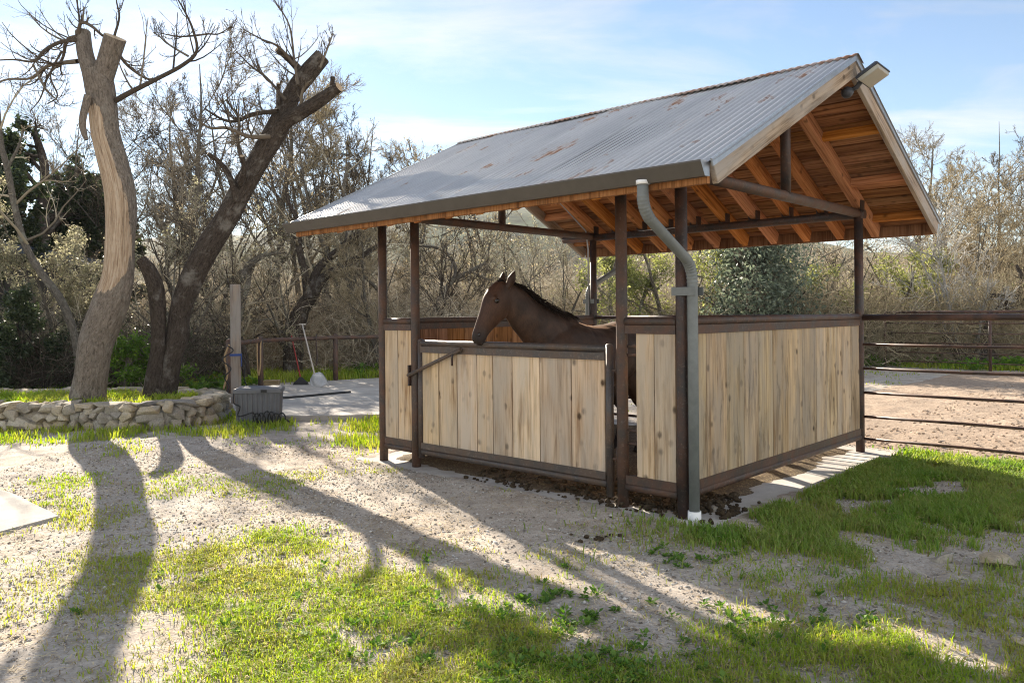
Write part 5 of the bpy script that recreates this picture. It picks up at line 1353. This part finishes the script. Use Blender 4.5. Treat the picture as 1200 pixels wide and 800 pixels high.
limb_tree('fallen_limb_tree', 'low dark arching trunk behind the arena fence beside the back right post', [([(1062, 425, 20), (1052, 405, 16), (1040, 392, 13), (1022, 390, 9), (1008, 400, 7)], 22, -.2), ([(1050, 402, 10), (1030, 380, 8), (1012, 372, 6), (990, 376, 4)], 22.1, .3)], 'bark_dk', 'twig_dk', 46, 22, SHT)
limb_tree('pale_limb_tree', 'crooked pale trunk rising from the rail behind the shelter toward its left bay', [([(470, 430, 9), (485, 395, 8), (505, 372, 8), (518, 348, 7), (530, 330, 6), (552, 318, 5), (570, 308, 3)], 20.5, .2), ([(528, 334, 5), (535, 318, 4.5), (528, 300, 4), (512, 290, 3), (490, 288, 2.5)], 20.5, .3)], 'bark_gy', 'twig_dk', 47, 20.5, SHT)


# --- brushwood below and behind the trees: nobody could count it
def brush(name, label, n, xr, yr, hmax, mats, nl, seed, hole=None, lm=1):
    rng = np.random.default_rng(seed); x = xr[0] + (xr[1] - xr[0]) * rng.random(n); y = yr[0] + (yr[1] - yr[0]) * rng.random(n) ** 1.2; front = yr[0] + .8 * fbm(x * .5, x * 0, seed, 3) - .4; y = np.maximum(y, front)
    if hole is not None: k = hole(x, y); x, y = x[k], y[k]; n = len(x)
    tall = hmax * (.35 + .9 * fbm(x * .28, y * .28, seed + 2, 3)); z = hgt(x, y) + tall * rng.random(n) ** 1.15 - .05; P = np.empty((n, 4, 3)); P[:, 0] = np.stack([x, y, z], 1); d = nrmz(rng.normal(size=(n, 3)) + np.array([0, 0, .5])); L = .35 + .75 * rng.random(n)
    for s_ in range(1, 4): P[:, s_] = P[:, s_ - 1] + d * (L / 3)[:, None]; d = nrmz(d + rng.normal(size=(n, 3)) * .35)
    R = (.0045 + .006 * rng.random(n) ** 3)[:, None] * np.array([1, .85, .7, .4])[None]; a = Acc(); a.add(*tubes(P, R, 3, rng), 0)
    if nl: V, Fq, rn = leaves(P, nl, .026, rng, .12); a.add(V, Fq, None, rn, 1)
    o = a.build(name, mats, None, True); tag(o, label, 'brush', kind='stuff'); return o


notar = lambda x, y: in_arena(x, y) < -.9
brush('brushwood', 'dense tan brushwood tangle under the bare trees on the left', 34000, (-16, -1), (19.2, 25), 2.2, [M['twig_brush'], M['leaf_dry']], 16000, 51)
brush('brushwood', 'dense tan brushwood tangle seen through and behind the shelter', 42000, (-2, 9), (21.5, 29), 2.3, [M['twig_brush'], M['leaf_olive']], 34000, 52, notar)
brush('brushwood', 'dense golden brushwood tangle beyond the arena on the right', 46000, (7, 20), (20.5, 30), 2.3, [M['twig_gold'], M['leaf_olive']], 30000, 53, notar)
brush('undergrowth', 'dark undergrowth at far left behind the stone planter', 14000, (-16, -6.5), (14.6, 18.5), 1.3, [M['twig_dk'], M['leaf_oak']], 26000, 54)
brush('far_brushwood', 'far brushwood covering the bank behind the creek wood', 90000, (-32, 36), (28, 44), 4.0, [M['twig_brush'], M['leaf_dry']], 70000, 55)

# distant hills
for nm, Yh, prof, c in (('hills', 520, [(-900, 20), (-500, 38), (-250, 52), (-60, 58), (20, 62), (75, 58), (140, 50), (260, 30), (420, 24), (700, 40), (1100, 30)], (.075, .085, .05)), ('hills', 900, [(-1500, 60), (-700, 78), (-200, 88), (60, 100), (170, 92), (300, 60), (600, 52), (1200, 74), (1700, 60)], (.09, .095, .07))):
    px_ = np.array([p[0] for p in prof]); ph = np.array([p[1] for p in prof]); xs = np.linspace(px_[0], px_[-1], 200); tt = np.linspace(0, 1, 26)
    Hh = np.interp(xs, px_, ph) * (1 + .18 * (fbm(xs * .012, xs * 0, 91, 4) - .45) * 2); X, T_ = np.meshgrid(xs, tt); Z = Hh[None] * np.sin(T_ * math.pi / 2) ** 1.1 + (fbm(X * .03, T_ * 7, 92, 3) - .45) * 7 * T_ - 3; Yy = Yh - 260 + T_ * 260 + (fbm(X * .01, T_ * 2, 93, 2) - .45) * 60
    s = MT('hill_scrub', .95, .05); p = s.n('ShaderNodeNewGeometry').outputs['Position']; n_ = s.noise(p, .035, 8, .7); s.col(s.mix(s.rng(n_, .4, .6), tuple(q * .5 for q in c), tuple(q * 1.8 for q in c)))
    i = (np.arange(25)[:, None] * 200 + np.arange(199)[None]).ravel(); tag(mesh_np(nm, np.stack([X, Yy, Z], -1).reshape(-1, 3), [np.stack([i, i + 1, i + 201, i + 200], 1)], s.m, smooth=True), kind='structure')


# ------------------------------------------------------------------ grass, weeds, stones
def blades(name, label, X, Y, H, mat, seed, wd=.0032, bend=.55, z0=None):
    rng = np.random.default_rng(seed); n = len(X); Z = (ground_h(X, Y) if z0 is None else z0) - .006; az = rng.random(n) * 6.283; d = np.stack([np.cos(az), np.sin(az)], 1); lean = bend * (.25 + rng.random(n)); h = H * (.55 + .8 * rng.random(n)); s = np.stack([-d[:, 1], d[:, 0]], 1); wv = wd * (.7 + .8 * rng.random(n)) * np.clip(Y / 5, .9, 2.6)
    base = np.stack([X, Y, Z], 1); mid = base.copy(); mid[:, :2] += d * (lean * h * .35)[:, None]; mid[:, 2] += h * .6; tip = base.copy(); tip[:, :2] += d * (lean * h)[:, None]; tip[:, 2] += h * (1 - .28 * lean); sv = np.concatenate([s, np.zeros((n, 1))], 1) * wv[:, None]
    V = np.stack([base - sv, base + sv, mid + sv * .8, mid - sv * .8, tip], 1).reshape(-1, 3); b_ = np.arange(n)[:, None] * 5
    q = b_ + np.array([[0, 1, 2, 3]]); t = b_ + np.array([[3, 2, 4]]); cl_ = np.clip(fbm(X * 2.2, Y * 2.2, 77, 3) * 1.1 - .12 + rng.normal(size=n) * .18, 0, 1)
    o = mesh_np(name, V, [q, t], mat, np.repeat(cl_, 5)); return tag(o, label, 'grass', kind='stuff')


def scatter(n, x0, x1, y0, y1, rng, lod=True):
    x = x0 + (x1 - x0) * rng.random(n); y = y0 + (y1 - y0) * rng.random(n); k = np.abs(x) < y * .70 + .6; return x[k], y[k]


rng = np.random.default_rng(5)
floor_ = lambda x, y: (lambda l: (l[0] > -SW - .34) & (l[0] < .36) & (l[1] > -.18) & (l[1] < SD + .27))(w2sh(x, y))
walk = poly_px([(-60, 566), (8, 577), (67, 606), (-60, 640)])
def ok(x, y): return ~floor_(x, y) & (in_arena(x, y) < .12) & ~inside(sl, x, y) & ~inside(walk, x, y) & ~inside(cl, x, y)


x, y = scatter(640000, -5, 5.4, 2.6, 7.6, rng); D, Hh, K = dens(x, y, rng); k = (rng.random(len(x)) < D * 1.25) & ok(x, y)
x, y, Hh, K = x[k], y[k], Hh[k], K[k]; m = K > .5
blades('grass', 'short yellow green grass growing in ragged patches on the dry soil', x[~m], y[~m], Hh[~m], M['grass'], 61, .0027, 1.0)
kd = rng.random(len(x)) < .17; blades('dead_grass', 'dead straw coloured grass blades mixed through the green patches', x[kd], y[kd], Hh[kd] * .9, M['dead'], 66, .0024, 1.4)
x2, y2 = scatter(300000, .5, 8, 4.2, 9, rng); D2, H2, K2 = dens(x2, y2, rng); k = (rng.random(len(x2)) < D2 * .7) & ok(x2, y2) & (K2 > .5)
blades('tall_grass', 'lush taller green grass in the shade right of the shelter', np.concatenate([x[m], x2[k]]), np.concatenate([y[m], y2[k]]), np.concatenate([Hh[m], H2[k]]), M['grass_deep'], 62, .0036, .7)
x, y = scatter(260000, -9, 9, 7.6, 14, rng); D, Hh, K = dens(x, y, rng); k = (rng.random(len(x)) < D * .5) & ok(x, y); blades('grass', 'green grass tufts round the planter and path', x[k], y[k], Hh[k] * 1.1, M['grass'], 63, .0030)
x, y = scatter(300000, -16, 17, 14, 24, rng); D, Hh, K = dens(x, y, rng); k = (rng.random(len(x)) < D * .8) & ok(x, y); blades('grass', 'bright green grass strip under the trees beyond the path and arena', x[k], y[k], Hh[k] * 1.25, M['grass'], 64, .0036)
x = cl[:, 0].min() + np.ptp(cl[:, 0]) * rng.random(16000); y = cl[:, 1].min() + np.ptp(cl[:, 1]) * rng.random(16000); cc = cl.mean(0); k = inside(cc + (cl - cc) * .87, x, y) & (fbm(x * 2, y * 2, 7, 3) > .40); blades('grass', 'bright green weeds and grass growing inside the stone planter', x[k], y[k], np.full(k.sum(), .15), M['grass'], 65, .004, .8, np.full(k.sum(), .25))


def rosettes(name, label, spots, per, size, mat, seed, hz):
    rng = np.random.default_rng(seed); V = []; Fq = []; rn = []
    for (x, y) in spots:
        z = float(ground_h(np.array([x]), np.array([y]))[0]); h0 = hz * (.5 + rng.random())
        for j in range(per):
            az = rng.random() * 6.283; el = rng.random() * .9 + .15; L = size * (.6 + .8 * rng.random()); d = np.array([math.cos(az) * math.cos(el), math.sin(az) * math.cos(el), math.sin(el)]); s_ = np.array([-math.sin(az), math.cos(az), 0]); p = np.array([x, y, z]) + d * h0 * rng.random(); o = len(V); w_ = L * .30; u_ = np.array([0, 0, 1.])
            V += [p, p + d * L * .45 + s_ * w_ + u_ * L * .06, p + d * L * .5, p + d * L * .45 - s_ * w_ + u_ * L * .06, p + d * L - u_ * L * .12]; Fq += [(o, o + 1, o + 2, o + 2), (o, o + 2, o + 3, o + 3), (o + 1, o + 4, o + 2, o + 2), (o + 2, o + 4, o + 3, o + 3)]; rn += [rng.random()] * 5
    T_ = np.array(Fq)[:, :3]; o = mesh_np(name, np.array(V), [T_], M[mat], rn); return tag(o, label, 'weeds', kind='stuff')


sp = []
for px, py, n, sx_, sy_ in ((630, 775, 46, 50, 14), (700, 770, 60, 60, 18), (560, 700, 26, 60, 14), (800, 652, 18, 18, 6), (925, 728, 40, 45, 10), (660, 715, 24, 50, 10), (480, 740, 40, 90, 22), (350, 720, 30, 80, 26), (620, 700, 22, 40, 8), (790, 660, 10, 12, 4), (950, 755, 20, 50, 14)):
    for _ in range(int(n * .6)): sp.append(at(px + random.gauss(0, sx_ * 1.3), py + random.gauss(0, sy_ * 1.3)))
sp = [q for q in sp if q[1] > 2.4 and not floor_(np.array([q[0]]), np.array([q[1]]))[0]]
rosettes('weeds', 'low broad leaved green weeds among the grass in front', sp, 18, .030, 'weed', 71, .03)
sp = [];
for px, py, n, sx_, sy_ in ((420, 436, 40, 22, 2.5), (60, 463, 30, 40, 2), (240, 455, 20, 30, 3), (1090, 428, 40, 60, 2), (1190, 430, 30, 20, 2)):
    for _ in range(n): sp.append(at(px + random.gauss(0, sx_), py + random.gauss(0, sy_)))
rosettes('weeds', 'tall leafy green weeds along the far edge of the path and arena', sp, 34, .13, 'weed', 72, .22)

# gravel
def pebbles(name, label, n, seed, sel, mat, r0=.004, r1=.013):
    rng = np.random.default_rng(seed); x, y = scatter(n, -5, 7, 2.6, 9.5, rng); k = sel(x, y, rng) & ok(x, y); x, y = x[k], y[k]; n = len(x); r = r0 + (r1 - r0) * rng.random(n) ** 3
    B_ = np.array([(1, 0, 0), (-1, 0, 0), (0, 1, 0), (0, -1, 0), (0, 0, 1), (0, 0, -1), ]); T_ = np.array([(0, 2, 4), (2, 1, 4), (1, 3, 4), (3, 0, 4), (2, 0, 5), (1, 2, 5), (3, 1, 5), (0, 3, 5)]); V = B_[None] * (.6 + .7 * rng.random((n, 6, 1))) + rng.normal(size=(n, 6, 3)) * .2; V = V * r[:, None, None] * np.array([1.15, 1, .7]); az = rng.random(n) * 6.28; c_, s_ = np.cos(az)[:, None], np.sin(az)[:, None]; V = np.stack([V[..., 0] * c_ - V[..., 1] * s_, V[..., 0] * s_ + V[..., 1] * c_, V[..., 2]], -1); V += np.stack([x, y, ground_h(x, y) + r * .25], 1)[:, None]
    o = mesh_np(name, V.reshape(-1, 3), [(T_[None] + np.arange(n)[:, None, None] * 6).reshape(-1, 3)], mat, np.repeat(rng.random(n), 6)); return tag(o, label, 'gravel', kind='stuff')


s = MT('pebble', .9, .2); s.col(s.ramp(s.attr('rnd', 'Fac'), [(0, (.14, .12, .10)), (.35, (.32, .28, .235)), (.7, (.44, .41, .37)), (1, (.62, .60, .56))]))
pebbles('gravel', 'small loose pebbles lying over the dry soil', 90000, 81, lambda x, y, r: fbm(x * 1.1, y * 1.1, 5, 3) + .25 * r.random(len(x)) > .50, s.m)
s2 = MT('soil_crumb', .95, .1); s2.col(s2.ramp(s2.attr('rnd', 'Fac'), [(0, (.09, .065, .045)), (.6, (.25, .20, .15)), (1, (.40, .33, .25))]))
pebbles('soil_crumbs', 'dark crumbs and bark bits on the dry soil', 12000, 82, lambda x, y, r: fbm(x * 1.4, y * 1.4, 15, 3) + .3 * r.random(len(x)) > .62, s2.m, .002, .007)
def straw(name, label, n, seed, mat):
    rng = np.random.default_rng(seed); x, y = scatter(n, -5, 6, 2.6, 9, rng); k = ok(x, y) & (fbm(x * 1.7, y * 1.7, 25, 3) + .35 * rng.random(len(x)) > .58); x, y = x[k], y[k]; n = len(x); az = rng.random(n) * 6.283; L = .012 + .035 * rng.random(n) ** 2; d = np.stack([np.cos(az), np.sin(az)], 1); w_ = .0012 + .0012 * rng.random(n); P = []
    for t in (-1, 0, 1):
        c = np.stack([x, y], 1) + d * (L * t)[:, None] + np.stack([-d[:, 1], d[:, 0]], 1) * (rng.normal(size=n) * .004)[:, None]; z = ground_h(c[:, 0], c[:, 1]) + .004 + .010 * rng.random(n)
        for sg in (-1, 1): P.append(np.concatenate([c + np.stack([-d[:, 1], d[:, 0]], 1) * (w_ * sg)[:, None], z[:, None]], 1))
    V = np.stack(P, 1).reshape(-1, 3); q = np.array([(0, 1, 3, 2), (2, 3, 5, 4)]); o = mesh_np(name, V, [(q[None] + np.arange(n)[:, None, None] * 6).reshape(-1, 4)], mat, np.repeat(rng.random(n), 6)); return tag(o, label, 'straw', kind='stuff')


s3 = MT('dead_straw', .8, .2); s3.col(s3.ramp(s3.attr('rnd', 'Fac'), [(0, (.16, .11, .06)), (.4, (.36, .27, .15)), (1, (.60, .49, .31))]))
straw('dead_straw', 'bits of dead straw and twigs lying on the soil', 60000, 84, s3.m)
for px, py, r, lab in ((1165, 661, .085, 'pale grey boulder at the edge of the shaded grass on the right'), (1153, 720, .03, 'small oblong pale stone in the shaded grass at right'), (1190, 750, .035, 'small pale stone at the lower right edge'), (1097, 655, .06, 'half buried pale stone left of the grey boulder'), (835, 601, .07, 'pale stone at the foot of the downspout'), (848, 716, .02, 'small white stone among the weeds at lower right')):
    X, Y = at(px, py); b = MB(); b.stone((0, 0, 0), (r * 1.25, r * .9, r * .62)); o = b.build('rock', M['stone']); o.location = (X, Y, float(hgt(X, Y)) + r * .22); tag(o, lab, 'rock', 'loose stones on the ground')
# hoof-kicked clods on the arena
b = MB(); rr = random.Random(9)
for i in range(2600):
    lx = rr.uniform(-.5, 9); ly = SD + .5 + 9 * rr.random() ** 1.6; X, Y = sh2w(lx, ly); r = rr.uniform(.006, .02); b.blob((X, Y, float(hgt(X, Y)) + .03 + r * .3), (r * 1.3, r, r * .6), 1, .25, smooth=False)
tag(b.build('sand_clods', M['sand']), 'loose clods of trampled sand on the arena', 'clods', kind='stuff')

# ------------------------------------------------------------------ air
bm = bmesh.new(); bmesh.ops.create_cube(bm, size=1.); bmesh.ops.scale(bm, vec=(3600, 1070, 152), verts=bm.verts); bmesh.ops.translate(bm, vec=(100, 475, 64), verts=bm.verts)
me = bpy.data.meshes.new('haze'); bm.to_mesh(me); bm.free(); me.materials.append(None); hz = bpy.data.objects.new('haze', me); COL.objects.link(hz); tag(hz, 'thin pale air fading the far hills', 'haze', kind='stuff')
hm = bpy.data.materials.new('thin_haze'); hm.use_nodes = True; hn = hm.node_tree; hn.nodes.clear(); ho = hn.nodes.new('ShaderNodeOutputMaterial'); hv = hn.nodes.new('ShaderNodeVolumePrincipled')
hv.inputs['Color'].default_value = (.85, .9, 1, 1); hv.inputs['Density'].default_value = .0002; hv.inputs['Anisotropy'].default_value = .0; hn.links.new(hv.outputs[0], ho.inputs['Volume']); hz.data.materials.clear(); hz.data.materials.append(hm)
